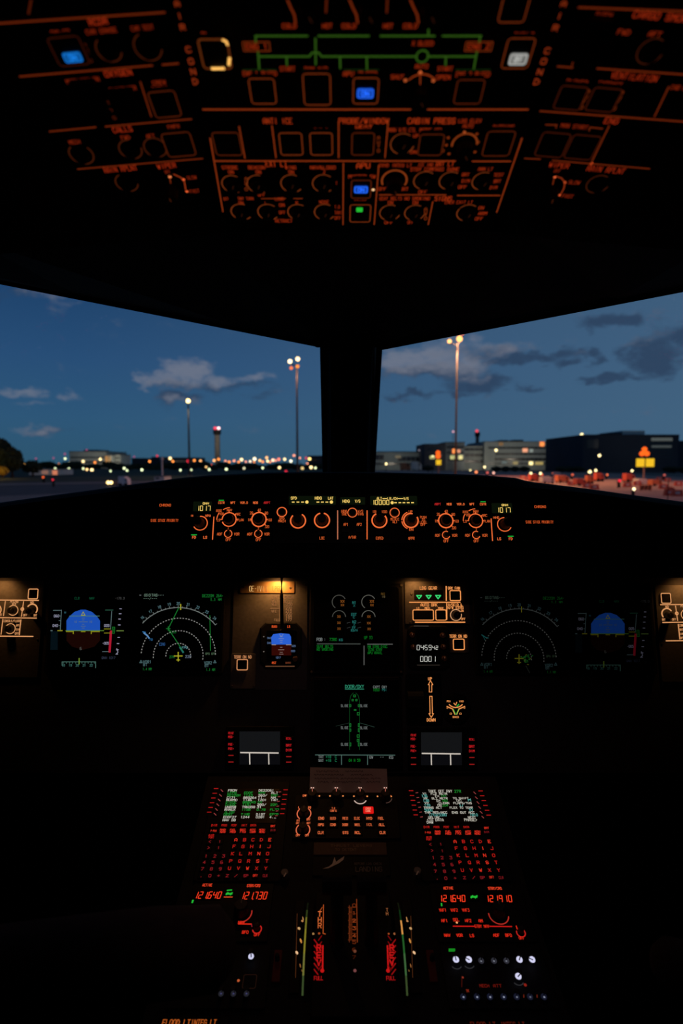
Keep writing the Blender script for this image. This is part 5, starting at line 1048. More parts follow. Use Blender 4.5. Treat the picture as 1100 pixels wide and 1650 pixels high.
for x in (525, 623): P.line(q, [(x + 1, -4), (x, 20)], 2.6, glow((195, 72, 28), 0.19), ho)
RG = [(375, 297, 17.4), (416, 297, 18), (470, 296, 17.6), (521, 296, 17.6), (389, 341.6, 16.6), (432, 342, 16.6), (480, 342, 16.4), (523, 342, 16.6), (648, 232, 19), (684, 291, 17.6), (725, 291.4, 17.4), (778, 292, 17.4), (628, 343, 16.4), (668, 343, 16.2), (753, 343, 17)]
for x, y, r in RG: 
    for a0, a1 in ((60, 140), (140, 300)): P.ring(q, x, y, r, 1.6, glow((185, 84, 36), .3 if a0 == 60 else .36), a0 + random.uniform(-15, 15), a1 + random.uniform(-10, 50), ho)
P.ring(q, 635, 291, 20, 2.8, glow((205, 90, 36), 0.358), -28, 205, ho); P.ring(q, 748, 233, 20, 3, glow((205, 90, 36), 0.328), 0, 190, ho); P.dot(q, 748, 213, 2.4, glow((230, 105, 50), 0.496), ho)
for x, y in ((722, 222), (719, 234), (723, 248), (768, 216), (770, 229), (765, 245)): P.dot(q, x, y, 2.4, OH, ho)
q.build('lettering', ohc)
for x, y, r in RG: P.knob(ohc, x, y, r * .7, .007, 70, KNOB, glow((120, 60, 30), 0.124), name='toggle_switch')
for x, y, r in ((635, 292, 15), (748, 235, 16), (677, 148, 15), (497, 8, 18), (594, 8, 18), (694, 8, 18)): P.knob(ohc, x, y, r * .9, .012, -60, KNOB, glow((120, 60, 30), 0.124))
BF = glow((200, 84, 34), 0.274); BFD = glow((190, 78, 30), 0.155)
BL_ = glow((36, 105, 255), 1.06)
for (x0, y0, x1, y1, m, lit) in ((402, 126, 444, 168, BF, None), (488, 118, 533, 170, BF, None), (568, 125, 610, 168, BF, (BL_, 'ON', 588.4, 151, 27, 16)), (733, 128, 778, 168, BFD, None), (806, -10, 850, 37, BF, None), (812, 61, 857, 111, BF, (glow((205, 205, 200), 0.807), 'OFF', 834.6, 96, 29, 19)), (344, 213, 388, 251, BFD, None), (450, 213.6, 487.6, 250.6, BF, None), (499, 213.6, 536, 250.6, BF, None),
        (566, 213.6, 603, 250.6, BFD, None), (674, 216, 714, 251, BFD, None), (780, 211, 826, 252, BFD, None), (565, 290, 598, 320, BFD, (BL_, 'ON', 581.4, 306, 22.5, 11.6)), (563, 329.4, 597.4, 358.4, BF, (glow((40, 210, 60), 0.765), '', 579, 338.6, 10.6, 6.4))):
    P.button(ohc, x0, y0, x1, y1, m, 1.7, hh=.006, lit=lit)
b = P.button(ohc, 322, 62, 371, 112, glow((190, 92, 36), 0.209), 2.8, hh=.006); q = MB()
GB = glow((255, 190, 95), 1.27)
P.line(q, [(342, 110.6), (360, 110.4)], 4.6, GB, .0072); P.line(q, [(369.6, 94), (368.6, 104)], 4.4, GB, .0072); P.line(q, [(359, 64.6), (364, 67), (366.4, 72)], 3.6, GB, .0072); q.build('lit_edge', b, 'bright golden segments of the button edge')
P.dot(q := MB(), 601, 305.8, 2.4, glow((255, 205, 150), 1.1), ho); q.build('pilot_light', ohc)
# ---- left
P = OHL; q = MB(); LNd = glow((180, 66, 24), 0.298)
for a, w in (([(-60, 42), (0, 37.6), (265, 20)], 2.74), ([(32, 123.4), (245, 105.6)], 2.58), ([(262, 104.4), (287, 102.4)], 2.58), ([(80, 212), (154, 205)], 2.28), ([(170, 204), (308, 192)], 2.28), ([(125, 272.6), (326, 255.6)], 2.13), ([(226, 132), (243.6, 188)], 1.98), ([(273.4, 284), (278, 322)], 2)): P.line(q, a, w, LNd, ho)
tx(P, q, [('RCDR', 158, 35, 30, 10), ('OXYGEN', 190, 118, 44, 9), ('CALLS', 197, 208.6, 31, 8.4), ('RAIN RPLNT', 194, 272.4, 54, 8), ('WIPER', 268, 267.4, 30, 7.4)], glow((215, 62, 26), 0.428), ho, .17)
tx(P, q, [('GND CTL', 99, 52, 34, 7.4), ('CVR ERASE', 163, 50, 50, 7.4), ('CVR TEST', 229, 45, 36, 7.4), ('MASK MAN ON', 133, 129.4, 54, 7), ('PASSENGER', 198, 143.4, 43, 6.6), ('CREW', 256, 133, 21, 6), ('SUPPLY', 257, 141.6, 24, 6), ('MECH', 120, 229, 18, 6), ('FWD', 202, 221.6, 14, 6), ('AFT', 242.4, 219.4, 13, 6), ('EMER', 279.6, 204.4, 19, 6), ('OFF', 270, 277, 9, 5), ('SLOW', 308.6, 286.2, 15, 5.4), ('FAST', 313.4, 308, 15, 5.4)], glow((205, 62, 24), 0.328), ho, .17)
for c, x, y in (('A', 285, 6), ('I', 289, 26), ('R', 294, 44), ('C', 303.4, 80), ('O', 307.4, 99), ('N', 311, 115.6), ('D', 314.4, 131.4)): P.text(q, c, x, y, 7, 9, glow((210, 75, 32), 0.358), ho, .2)
for x0, y0, x1, y1, s_ in ((136, 72, 146, 98, 'AUTO'), (176, 165, 184, 190, 'SYS'), (117, 140, 124, 160, 'OFF')):
    for i, c in enumerate(s_): P.text(q, c, x0 + (x1 - x0) * i / (len(s_) - 1), y0 + (y1 - y0) * i / (len(s_) - 1), 5, 5, OHD, ho, .18)
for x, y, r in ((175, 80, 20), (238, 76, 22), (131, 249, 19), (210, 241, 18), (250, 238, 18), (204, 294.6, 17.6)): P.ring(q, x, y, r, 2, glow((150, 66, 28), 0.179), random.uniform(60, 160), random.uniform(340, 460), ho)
P.line(q, [(50, 0), (46, 22)], 3, OHD, ho)
P.line(q, [(280, 281), (291, 286), (297, 293), (299, 305)], 2.2, glow((215, 80, 36), 0.358), ho); P.dot(q, 273.6, 285, 2.6, glow((255, 140, 80), 1.19), ho); P.dot(q, 295.6, 289.4, 2.4, glow((250, 100, 50), 0.85), ho); P.dot(q, 301, 308.6, 2.4, glow((250, 100, 50), 0.85), ho)
q.build('lettering', ohl)
P.button(ohl, 84, 58, 137, 107, glow((150, 60, 26), 0.108), 2, hh=.006, lit=(glow((24, 130, 235), 0.892), 'ON', 117, 93, 30, 17)); P.button(ohl, 243, 146, 288, 190, BFD, 1.8, hh=.006); P.button(ohl, 264, 213, 312, 253, BFD, 1.8, hh=.006); P.button(ohl, 178, 150, 222, 192, None, hh=.008, name='guarded_switch'); P.button(ohl, 120, 136, 166, 192, None, hh=.008, name='guarded_switch')
for x, y, r in ((175, 80, 14), (238, 76, 16), (131, 249, 13), (210, 241, 13), (250, 238, 13), (204, 294.6, 12)): P.knob(ohl, x, y, r, .006, None, CAP, name='round_button')
P.knob(ohl, 276, 304, 12, .018, 95, KNOB, glow((150, 70, 30), 0.179))
# ---- right
P = OHR; q = MB()
for a, w in (([(932, 12), (1100, 18.4), (1180, 21)], 2.58), ([(898, 107), (922, 109)], 2.28), ([(962, 110.4), (1100, 120), (1180, 126)], 2.43), ([(870, 179), (1100, 196), (1180, 202)], 2.43), ([(845, 255.4), (870, 256.4)], 1.98), ([(890, 258.6), (1046, 272)], 1.98), ([(1077, 140), (1054, 188)], 2.13), ([(981, 203), (952, 263)], 2.13), ([(945, 31), (921, 106)], 1.67), ([(945, 31), (990, 33)], 1.67), ([(879, 201), (897, 201.4)], 2), ([(952, 205.4), (970, 207.4)], 2), ([(896, 201.6), (895, 210)], 1.8), ([(950, 205), (948, 214)], 1.8), ([(892.4, 287), (884, 328)], 2)): P.line(q, a, w, LNd, ho)
P.dot(q, 952.6, 263.6, 2.6, glow((255, 90, 40), 0.898), ho)
tx(P, q, [('CARGO SMOKE', 1068, 27, 98, 11), ('VENTILATION', 1022, 124, 76, 10), ('ENG', 985, 195, 22, 9), ('RAIN RPLNT', 976, 273.6, 62, 8.6), ('WIPER', 900.6, 266.6, 32, 7.4)], glow((215, 62, 26), 0.368), ho, .17)
tx(P, q, [('DISCH', 973, 24, 26, 8), ('FWD', 1005, 52, 20, 8), ('AFT', 1055, 55, 20, 8), ('BLOWER', 929, 132.4, 34, 7), ('EXTRACT', 983, 135.6, 38, 7), ('CAB FANS', 1100, 142, 40, 7), ('MAN START', 925, 203.8, 44, 6.4), ('OFF', 897.6, 275.4, 10, 5), ('SLOW', 925, 294, 18, 5.6), ('FAST', 914.6, 316.2, 17, 5.6)], glow((205, 62, 24), 0.31), ho, .17)
for c, x, y in (('A', 908, 6), ('I', 901, 26), ('R', 894.6, 45), ('C', 881.6, 82), ('O', 875.6, 99), ('N', 869.6, 116), ('D', 864.4, 132)): P.text(q, c, x, y, 7.4, 9, glow((210, 75, 32), 0.358), ho, .2)
for x0, y0, x1, y1 in ((947, 147, 936, 173), (1001.6, 149, 989, 175)):
    for i, c in enumerate('AUTO'): P.text(q, c, x0 + (x1 - x0) * i / 3, y0 + (y1 - y0) * i / 3, 5, 5.4, OH, ho, .18)
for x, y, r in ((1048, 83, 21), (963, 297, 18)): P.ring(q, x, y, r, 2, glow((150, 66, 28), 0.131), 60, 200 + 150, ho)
P.line(q, [(895, 284), (904, 287), (910, 294), (908, 304), (903, 313)], 2.2, glow((205, 74, 32), 0.328), ho); P.dot(q, 893.6, 285.6, 2.2, glow((250, 110, 60), 0.85), ho); P.dot(q, 910, 294, 2.2, glow((250, 100, 50), 0.765), ho); P.dot(q, 901, 314.6, 2.2, glow((250, 100, 50), 0.765), ho)
q.build('lettering', ohr)
for x0, y0, x1, y1 in ((896, 138, 942, 178), (948, 141, 996, 181), (866, 213, 914, 254), (914, 217, 962, 258)): P.button(ohr, x0, y0, x1, y1, glow((150, 60, 26), 0.131), 2, hh=.006)
P.button(ohr, 926, 34, 982, 104, None, hh=.008, name='guarded_switch')
P.knob(ohr, 1048, 83, 15, .006, None, CAP, name='round_button'); P.knob(ohr, 963, 297, 12, .006, None, CAP, name='round_button'); P.knob(ohr, 888, 306, 12, .018, 95, KNOB, glow((150, 70, 30), 0.179))

# ================================================================== PEDESTAL
pd = thing('centre_pedestal', 'black centre pedestal between the two seats', 'pedestal', V((XC, .7, 0)))
top_f = PA.at(568, 1251); j = PA.at(568, 1421); e = PB.o + PB.Y * -.60
mb = MB(); hw = .295
side = [V((0, top_f.y, top_f.z)), V((0, j.y, j.z)), V((0, e.y, e.z)), V((0, e.y, 0)), V((0, top_f.y, 0))]
mb.prism([p + V((XC - hw, 0, -.0)) for p in side], [p + V((XC + hw, 0, 0)) for p in side], paint('pedestal_paint', (30, 31, 33), .75, 120, .15, .1, spec=.1)); mb.build('body', pd)
def rowtext(pl, q, y, x0, x1, s, m, hp=3.4, h=.0036): pl.text(q, s, (x0 + x1) / 2, y, x1 - x0, hp, m, h, .2)
# ---- datalink units on the lower main panel
def dcdu(x0, x1, y0, y1, ll, rl, lx, rx, label):
    t = unit(MIP, 'datalink_unit', label, 'display', lx - 9, y0 - 8, rx + 9, y1 + 8, .006, BLACK, rad=.03)
    mb = MB(); MIP.block(mb, x0, y0, x1, y1, .0061, .0067, SCREEN, .02, .0002); s = mb.build('screen', t)
    b = MB(); MIP.fill(b, [(x0, y0), (x1, y0), (x1, y0 + 33), (x0, y0 + 33)], glow((24, 25, 27), .7), .0069); b.build('grey_field', s, 'dim grey upper field'); b = MB(); MIP.fill(b, [(x0, y0 + 35), (x1, y0 + 35), (x1, y1), (x0, y1)], glow((13, 13, 16), .8), .0069); b.build('dark_field', s)
    q = MB(); yl = y0 + 34.4; W2 = glow((214, 204, 192), .9)
    MIP.line(q, [(x0 + 2, yl - .4), (x1 - 3, yl + .4)], 2, W2, .0072)
    for f in (.25, .72): MIP.line(q, [(x0 + (x1 - x0) * f, yl + 1), (x0 + (x1 - x0) * f + .4, y1 - 1)], 1.8, W2, .0072)
    q.build('symbols', s)
    for x, ys, nm in ((lx, ll, ('PRINT', 'MSG-', 'PGE-', 'PGE+', '-', '-')), (rx, rl, ('RECALL', 'BRT', 'DIM', '-', '-'))):
        for y, n_ in zip(ys, nm):
            b = MIP.button(t, x - 8, y - 3.4, x + 8, y + 3.4, None, hh=.002, h0=.0061, name='key'); q = MB()
            if n_ == '-': MIP.line(q, [(x - 3.6, y), (x + 3.6, y)], 1.4, REDD, .0087)
            else: MIP.text(q, n_, x, y, 8.4, 3.4, glow((225, 34, 40), .62), .0087, .24)
            q.build('legend', b)
dcdu(385.6, 451, 1178.6, 1232, (1181.4, 1187.4, 1199.4, 1206.4, 1217.2, 1227.8), (1190, 1201, 1208.6, 1219.2, 1228), 372, 465, 'blank datalink display on the left of the door diagram screen')
dcdu(678, 744, 1180, 1233, (1184.6, 1190.6, 1202.6, 1209.8, 1221, 1231.6), (1191.4, 1202.8, 1210, 1220.6, 1231.6), 666, 760, 'blank datalink display on the right of the door diagram screen')

# ---- keyboard display units
def mcdu(side, label):
    L = side < 0
    x0, x1 = (329, 459) if L else (670, 806)
    t = unit(PA, 'keyboard_display_unit', label, 'keyboard display', x0, 1259, x1, 1420, .005, BLACK, rad=.03)
    c0, c1 = ((362, 448), (343, 446)) if L else ((677, 762), (686, 770))
    mb = MB(); PA.block(mb, 358 if L else 681, 1271, 447 if L else 769, 1326, .0051, .0057, paint('keyboard_screen', (40, 33, 24), .4, spec=.1), .02, .0002); s = mb.build('screen', t); q = MB(); hs = .0062
    Wt = glow((225, 220, 205), .75); Gn = glow((40, 170, 60), .62); Cy = glow((110, 205, 195), .7)
    if not L:
        tx(PA, q, [('TAKE OFF RWY', 709, 1274.8, 38, 4), ('V1', 684, 1278.8, 6, 3), ('FLP RETR', 707, 1279, 26, 3), ('F=', 704, 1282.6, 6, 4), ('VR', 685, 1286.4, 6, 3), ('SLT RETR', 708, 1286.4, 25, 3), ('TO SHIFT', 742, 1286.2, 25, 3), ('S=', 706, 1290, 6, 4), ('[M]', 739, 1290, 8, 3.6), ('V2', 687, 1294, 6, 3), ('CLEAN', 715, 1294, 16, 3), ('FLAPS/THS', 745, 1294, 29, 3), ('O=', 708, 1297.6, 6, 4), ('TRANS ALT', 697, 1301.4, 29, 3.2), ('FLEX TO TEMP', 743, 1301.4, 37, 3.2), ('THR RED/ACC', 702, 1309.2, 36, 3.2), ('ENG OUT ACC', 746, 1309.2, 36, 3.2), ('UPLINK', 699, 1317, 18, 3.2), ('NEXT', 760, 1317, 12, 3.2), ('<TO DATA', 701, 1321, 26, 4), ('PHASE>', 758, 1321, 20, 4), ('DAW', 692.6, 1325, 10, 3.6)], Wt, hs, .17)
        tx(PA, q, [('136', 683.6, 1282.4, 9, 4), ('138', 686, 1290, 9, 4), ('139', 688, 1297.6, 9, 4), ('5000', 690, 1305.2, 12, 4), ('1710/3380', 705, 1313, 28, 4), ('57', 759, 1305, 6, 4), ('1810', 763, 1313, 12, 4), ('1/', 743, 1298, 6, 4), ('M', 756, 1289, 4, 4)], Cy, hs, .17)
        tx(PA, q, [('27R', 737, 1275, 10, 4), ('141', 714.6, 1282.4, 9, 4), ('182', 716, 1290, 9, 4), ('204', 717, 1297.4, 9, 4)], Gn, hs, .17)
    else:
        for i, (y, m, r) in enumerate(((1273.6, Wt, ('FROM', '', 'DE22061', '')), (1277.4, Gn, ('LFPG', 'EDDF', 'SPD', 'ALT')), (1281.6, Gn, ('DE220M', '1143', '260/', '090')), (1285.4, Wt, ('C171', 'BRG264', '11', 'NM')), (1289, Wt, ('NURMO', '1146', '1201', '140')), (1292.6, Gn, ('DIKOL', 'BRG045', '22', '')), (1296.6, Gn, ('DIKOL', '1151', '280/', '220')), (1300.4, Wt, ('UN858', 'TRK058', '31', '')), (1304.6, Gn, ('RANUX', '1158', '0.78', 'FL33')),
                                     (1308.6, Gn, ('(LIM)', '', '', '')), (1312.2, Gn, ('DEST', 'TIME', 'DIST', 'EFOB')), (1316.6, Wt, ('EDDF27', '1244', '0281', '4.2')), (1321.4, Wt, ('NAV DB', '', '', '')))):
            f = (y - 1272) / 54; xl = 366 - f * 10; xr = 448 - f * 3
            for j_, s_ in enumerate(r):
                w = len(s_) * 3.4; cx = xl + 2 + (xr - xl) * (0, .32, .60, .85)[j_] + w / 2
                if s_: PA.text(q, s_, min(cx, xr - w / 2 + 3), y, w, 3.2, m if (i + j_) % 4 else Wt, hs, .18)
    q.build('symbols', s)
    # line keys with dashes
    kl = [(348 - i * 2.2 if L else 662 + i * 1.5, 1270.6 + i * 7.6 if L else 1274 + i * 7.8) for i in range(6)]; kr = [(460 - i * 1.1 if L else 774 + i * 2.6, 1272.6 + i * 7.7 if L else 1274.4 + i * 7.8) for i in range(6)]
    for k, lst in ((-1, kl), (1, kr)):
        for x, y in lst:
            xx = x - k * 9.4; b = PA.button(t, xx - 3.6, y + 1, xx + 3.6, y + 6, None, hh=.002, h0=.0051, name='line_key'); q = MB()
            PA.line(q, [(x - 3, y), (x + 3, y)], 1.3, glow((225, 34, 34), .62), .0054); PA.line(q, [(xx - 1.6, y + 2.6 - k * .9 * side), (xx + 1.6, y + 4 + k * .9 * side)], 1.1, glow((215, 90, 90), .5), .0076); q.build('legend', b)
    def key(x, y, s_, w=None, r=5, m=None, hp=4.2):
        b = PA.button(t, x - r, y - 4, x + r, y + 4, None, hh=.002, h0=.0051, name='key'); q = MB()
        if w and len(s_) > 4:
            a, c = s_.split(' ') if ' ' in s_ else (s_, '')
            PA.text(q, a, x, y - (1.6 if c else 0), w, 2.8, m or RED, .0076, .24)
            if c: PA.text(q, c, x, y + 2, w, 2.8, m or RED, .0076, .24)
        else: PA.text(q, s_, x, y, w or 3.4, hp, m or RED, .0076, .2)
        q.build('legend', b)
    dx = 0 if L else 1; R2 = glow((225, 36, 30), .6); R3 = glow((235, 52, 34), .85); Rf = glow((190, 40, 48), .42)
    fx = (345, 361, 377, 393, 408) if L else (687, 703, 719, 735, 751); fy = 1329.8 if L else 1332.6
    for x, s_ in zip(fx, ('DIR', 'PROG', 'PERF', 'INIT', 'DATA')): key(x, fy, s_, 8.6, 7, R2, 3)
    gx = (344, 359, 375, 391, 407, 422) if L else (689, 705, 722, 738, 754, 769); gy = 1338.6 if L else 1341.4
    for x, s_ in zip(gx, ('F-PLN', 'RAD NAV', 'FUEL PRED', 'SEC F-PLN', 'ATC COMM', 'MCDU MENU')): key(x, gy, s_, 8.6, 7, R3)
    bx, by = (439.6, 1331) if L else (783.6, 1334); key(bx, by, 'BRT', 7, 5, R3, 3); key(bx, by + 6.6, 'DIM', 7, 5, Rf, 2.6)
    ax, ay = (340.4, 1347.4) if L else (691, 1350.6); key(ax, ay, 'AIR PORT', 8, 7, R2)
    rows_ = [('ABCDE', 1353, (380, 394, 407.4, 421, 434.6)), ('FGHIJ', 1364, (377, 391.4, 405.4, 419, 433.2)), ('KLMNO', 1375.4, (374.6, 388, 403, 416.8, 431)), ('PQRST', 1387.4, (371.6, 386.2, 400.4, 415.2, 429.8)), ('UVWXY', 1399, (369.6, 384, 398.6, 413.2, 428))] if L else \
        [('ABCDE', 1355.8, (732.8, 746.4, 760, 773.6, 788)), ('FGHIJ', 1366.8, (735, 749.6, 763.6, 777.6, 792)), ('KLMNO', 1378.2, (738, 752.4, 766.8, 780.6, 795)), ('PQRST', 1389.6, (741, 756, 770, 784.6, 799)), ('UVWXY', 1402, (744.6, 759, 774, 788.4, 803))]
    for s_, y, xs in rows_:
        for c, x in zip(s_, xs): key(x, y, c, 3.8, 5.4, R3 if c in 'EIWNSA' else R2, 4.6)
    lr = [('Z', 366, 1411), ('/', 380, 1411), ('SP', 396, 1411), ('OVFY', 411, 1410.6), ('CLR', 427, 1411)] if L else [('Z', 748, 1414.2), ('/', 763, 1414), ('SP', 777, 1414), ('OVFY', 791.8, 1413.4), ('CLR', 807, 1414)]
    for s_, x, y in lr: key(x, y, s_, 4 if len(s_) == 1 else 7, 5.4, R3 if s_ == 'OVFY' else Rf, 4)
    nr = [('123', 1379.4, (332, 346, 360)), ('456', 1389.4, (329, 343, 357)), ('789', 1400, (326, 340.4, 354.6)), ('.0+', 1411, (324, 338, 352))] if L else [('123', 1382, (698, 712, 726)), ('456', 1393, (700, 714, 728)), ('789', 1404, (701.4, 716, 731)), ('.0+', 1415, (704, 718, 733))]
    for s_, y, xs in nr:
        for c, x in zip(s_, xs): key(x, y, c, 3.6, 5.2, Rf, 4.4)
    for x, y, c in (((338, 1356, '<'), (354, 1356, '1'), (336, 1366, '>'), (352, 1366, '1')) if L else ((693, 1360.6, '<'), (710, 1360.2, '1'), (696, 1370.4, '>'), (712.4, 1371, '1'))): key(x, y, c, 3, 5.4, Rf, 3.6)
    return t
mcdu(-1, 'red lit keyboard display unit on the left, its screen filled with green route lines')
mcdu(1, 'red lit keyboard display unit on the right, its screen headed TAKE OFF RWY 27R')

# ---- paper note, system control panel
nt_ = thing('paper_note', 'pinkish paper note with handwriting propped below the door diagram screen', 'paper', PA.at(561, 1277, .02)); PAPER = paint('note_paper', (205, 196, 190), .9, 30, .05, .1)
NP = Plane(PA.at(561, 1278, .012), (0, math.sin(R(24)), math.cos(R(24))))
mb = MB(); A = [NP.at(*p_) for p_ in ((498.4, 1277), (624.6, 1277), (623, 1239), (499.6, 1236.4))]; mb.prism([p_ - NP.n * .0006 for p_ in A], A, PAPER); mb.build('sheet', nt_)
q = MB(); INK = paint('ink', (70, 48, 48), .9)
for y, segs in ((1243.4, ((509, 545), (556, 584))), (1249, ((506, 552), (565, 600))), (1255, ((507, 541), (549, 590), (598, 612))), (1260.6, ((512, 528), (535, 578), (590, 612)))):
    for a, b in segs:
        x = a
        while x < b: w = random.uniform(2, 5); NP.line(q, [(x, y + random.uniform(-1, 1)), (x + w * .5, y - 1.6), (x + w, y + random.uniform(-1, 1.4))], .7, INK, .0005); x += w + 1.2
q.build('lettering', nt_)
ep = unit(PA, 'system_control_panel', 'panel with four dark knobs and a red lit EMER CANC button below the paper note', 'panel', 473, 1281, 642, 1351, .004, BLACK, rad=.03); q = MB(); he = .0046; OE = glow((255, 120, 70), .8)
for x, y in ((492, 1278.4), (514.4, 1279), (531.4, 1279), (552.4, 1279), (570, 1279.4), (591.4, 1279.6), (608, 1279.6), (630, 1279.8)): PA.dot(q, x, y + 3.5, 1.3, glow((255, 150, 80), 1.0), he)
PA.ring(q, 580, 1286, 10.4, 1.7, glow((235, 205, 190), .75), 205, 335, he); PA.ring(q, 621, 1285, 10, 1.2, glow((110, 80, 70), .5), 270, 350, he)
for x, y in ((489.6, 1311), (488, 1337)):
    PA.ring(q, x, y, 11, 1.7, glow((250, 120, 80), .75), 130, 235, he); PA.ring(q, x, y, 11, 1.7, glow((250, 120, 80), .75), -55, 50, he)
tx(PA, q, [('L', 481.6, 1301, 2, 3), ('R', 498.6, 1301.4, 4, 3.6), ('XFR', 480, 1322, 4.6, 2.6), ('BRT', 496.8, 1320.4, 5.6, 3), ('BRT', 479.6, 1326.2, 5, 3), ('BRT', 497, 1326.2, 5.6, 3), ('OFF', 480, 1346, 6.4, 3), ('OFF', 494.6, 1346, 6, 3), ('OFF', 490.6, 1282, 6, 3), ('BRT', 626, 1283, 8, 2.6)], OE, he, .22)
q.build('lettering', ep)
for x, y in ((489.6, 1311), (488, 1337)): PA.knob(ep, x, y, 7.4, .014, 90, h0=.004)
for x in (503, 541.6, 580, 620.6):
    o_ = PA.knob(ep, x, 1286, 8.6, .017, None, h0=.004); q = MB()
    for d in (-1.5, 1.5): PA.dot(q, x + d * 1.1, 1286 - 16.6, 1.0, glow((255, 200, 180), 1.1), .0222)
    PA.line(q, [(x, 1271), (x, 1275)], .9, glow((235, 120, 100), .6), .0222); q.build('pointer', o_)
def ebtn(x, y, s_, m=None, w=8.6, hp=4): 
    b = PA.button(ep, x - 8, y - 4.4, x + 8, y + 4.4, None, hh=.002, h0=.004); q = MB(); PA.text(q, s_, x, y, w, hp, m or OE, .0066, .22); q.build('legend', b)
for y, xs, ss in ((1318.6, (517.4, 536.4, 556, 575, 594.8, 613.4), ('ENG', 'BLEED', 'PRESS', 'ELEC', 'HYD', 'FUEL')), (1328.8, (517, 536.4, 556, 575.6, 595, 614.8), ('APU', 'COND', 'DOOR', 'WHEEL', 'F/CTL', 'ALL')), (1341.6, (516.4, 556.4, 576, 616), ('CLR', 'STS', 'RCL', 'CLR'))):
    for x, s_ in zip(xs, ss): ebtn(x, y, s_)
b = PA.button(ep, 528, 1299.6, 546, 1309, None, hh=.002, h0=.004); q = MB(); PA.text(q, 'T.O', 537, 1302.4, 5, 3, OE, .0066, .22); PA.text(q, 'CONFIG', 537, 1306.4, 10, 3, OE, .0066, .22); q.build('legend', b)
b = PA.button(ep, 585, 1299, 601.6, 1310, None, hh=.002, h0=.004, cap=glow((235, 26, 22), .85)); b['label'] = 'red lit EMER CANC button'; q = MB(); PA.text(q, 'EMER', 593, 1302.8, 8, 3, glow((255, 150, 120), 1.0), .0066, .2); PA.text(q, 'CANC', 593, 1306.6, 8, 3, glow((255, 150, 120), 1.0), .0066, .2); q.build('legend', b)
# placard and checklist plate ahead of the thrust levers
pc = unit(PA, 'placard', 'dim brown placard with two faint lines under the system control panel', 'placard', 505, 1357, 623, 1377.6, .003, paint('placard_brown', (88, 76, 66), .8, 60, .1), rad=.06); q = MB(); TXD = paint('placard_text', (150, 132, 118), .8)
PA.text(q, 'THRUST LEVERS', 566, 1362.6, 66, 3.6, TXD, .0036, .16); PA.text(q, 'TO DETENT', 557, 1369, 34, 3.6, TXD, .0036, .16); q.build('lettering', pc)
cl = unit(PA, 'checklist_plate', 'black checklist plate with a pale winged emblem and the word LANDING', 'placard', 503, 1380, 628, 1411, .003, BLACK, rad=.05); q = MB(); EMB = paint('emblem_grey', (215, 212, 208), .7)
pts = [(519, 1400), (530, 1396), (536, 1390), (539, 1380.6), (540.6, 1388), (546, 1386), (555, 1379), (553, 1385), (545, 1391), (537, 1395.6), (529, 1399)]
PA.fill(q, [(519, 1400), (530, 1396), (537, 1390.4), (538, 1394.6), (529, 1399)], EMB, .0036); PA.fill(q, [(535, 1392), (539, 1380.6), (541, 1388), (538, 1394.6)], EMB, .0036); PA.fill(q, [(538, 1394.6), (541, 1388.6), (554.6, 1379.4), (553, 1385.4), (545, 1391.4)], EMB, .0036); q.build('emblem', cl)
q = MB(); LT = paint('plate_text', (120, 120, 120), .8); PA.text(q, 'LANDING', 594, 1400.4, 42, 7.4, LT, .0036, .15); PA.text(q, 'BEFORE LDG CHECK', 593, 1391.6, 44, 3.4, LT, .0036, .15); q.build('lettering', cl)

# ---- thrust quadrant and trim wheels
tq = thing('thrust_quadrant', 'thrust quadrant with red hatched REV scales and two dark levers', 'thrust quadrant', PB.at(570, 1520)); mb = MB(); PB.block(mb, 503.5, 1436, 636, 1640, .0004, .012, BLACK, .03, .002); mb.build('cover', tq); q = MB(); hq = .0126
OR_ = glow((205, 92, 40), .6); RH = glow((220, 26, 26), .72)
for i, c in enumerate('THR'): PB.text(q, c, 515, 1472.6 + i * 9.4, 5, 7.4, glow((225, 110, 55), .85 - .1 * i), hq, .2)
PB.line(q, [(521, 1458), (520.4, 1504), (524, 1505)], 1.4, OR_, hq); PB.line(q, [(515, 1468), (519, 1462)], 1.2, OR_, hq); PB.dot(q, 514, 1504, 1.8, OR_, hq); PB.dot(q, 504.4, 1504.6, 2, glow((200, 150, 90), .6), hq)
for i, c in enumerate('TH'): PB.text(q, c, 623.4, 1466 + i * 6, 3, 5, glow((200, 120, 70), .5), hq, .18)
PB.line(q, [(637, 1472), (643.6, 1560)], 1.4, OR_, hq); PB.dot(q, 635.4, 1504.6, 2, glow((200, 120, 70), .5), hq); PB.dot(q, 626, 1504.6, 1.6, OR_, hq)
for (a, b, s_) in ((505, 520, 1), (622, 638, -1)):
    PB.line(q, [(b if s_ > 0 else a + 2, 1524), (b - .6 if s_ > 0 else a + 3.4, 1566)], 2.4, RH, hq); PB.dot(q, b - 1 if s_ > 0 else a + 3, 1564, 3.2, RH, hq)
    for k in range(6):
        y = 1514 + k * 9.6
        if s_ > 0: PB.line(q, [(a + 1, y), (a + 7, y + 8)], 1.8, glow((200, 24, 26), .5), hq); PB.line(q, [(a + 8, y + 1), (b - 2, y - 6)], 1.6, glow((200, 24, 26), .32), hq)
        else: PB.line(q, [(b - 7, y + 8), (b - 1, y)], 1.8, glow((200, 24, 26), .5), hq); PB.line(q, [(a + 3, y - 6), (b - 8, y + 1)], 1.6, glow((200, 24, 26), .32), hq)
    for i, c in enumerate('REV'): PB.text(q, c, (a + b) / 2 + 1, 1527 + i * 12, 6, 9, RH, hq, .22)
    PB.text(q, 'FULL', (a + b) / 2 + s_ * .5, 1576, 14, 6, glow((205, 26, 28), .66), hq, .22)
DIMO = glow((180, 78, 34), .4)
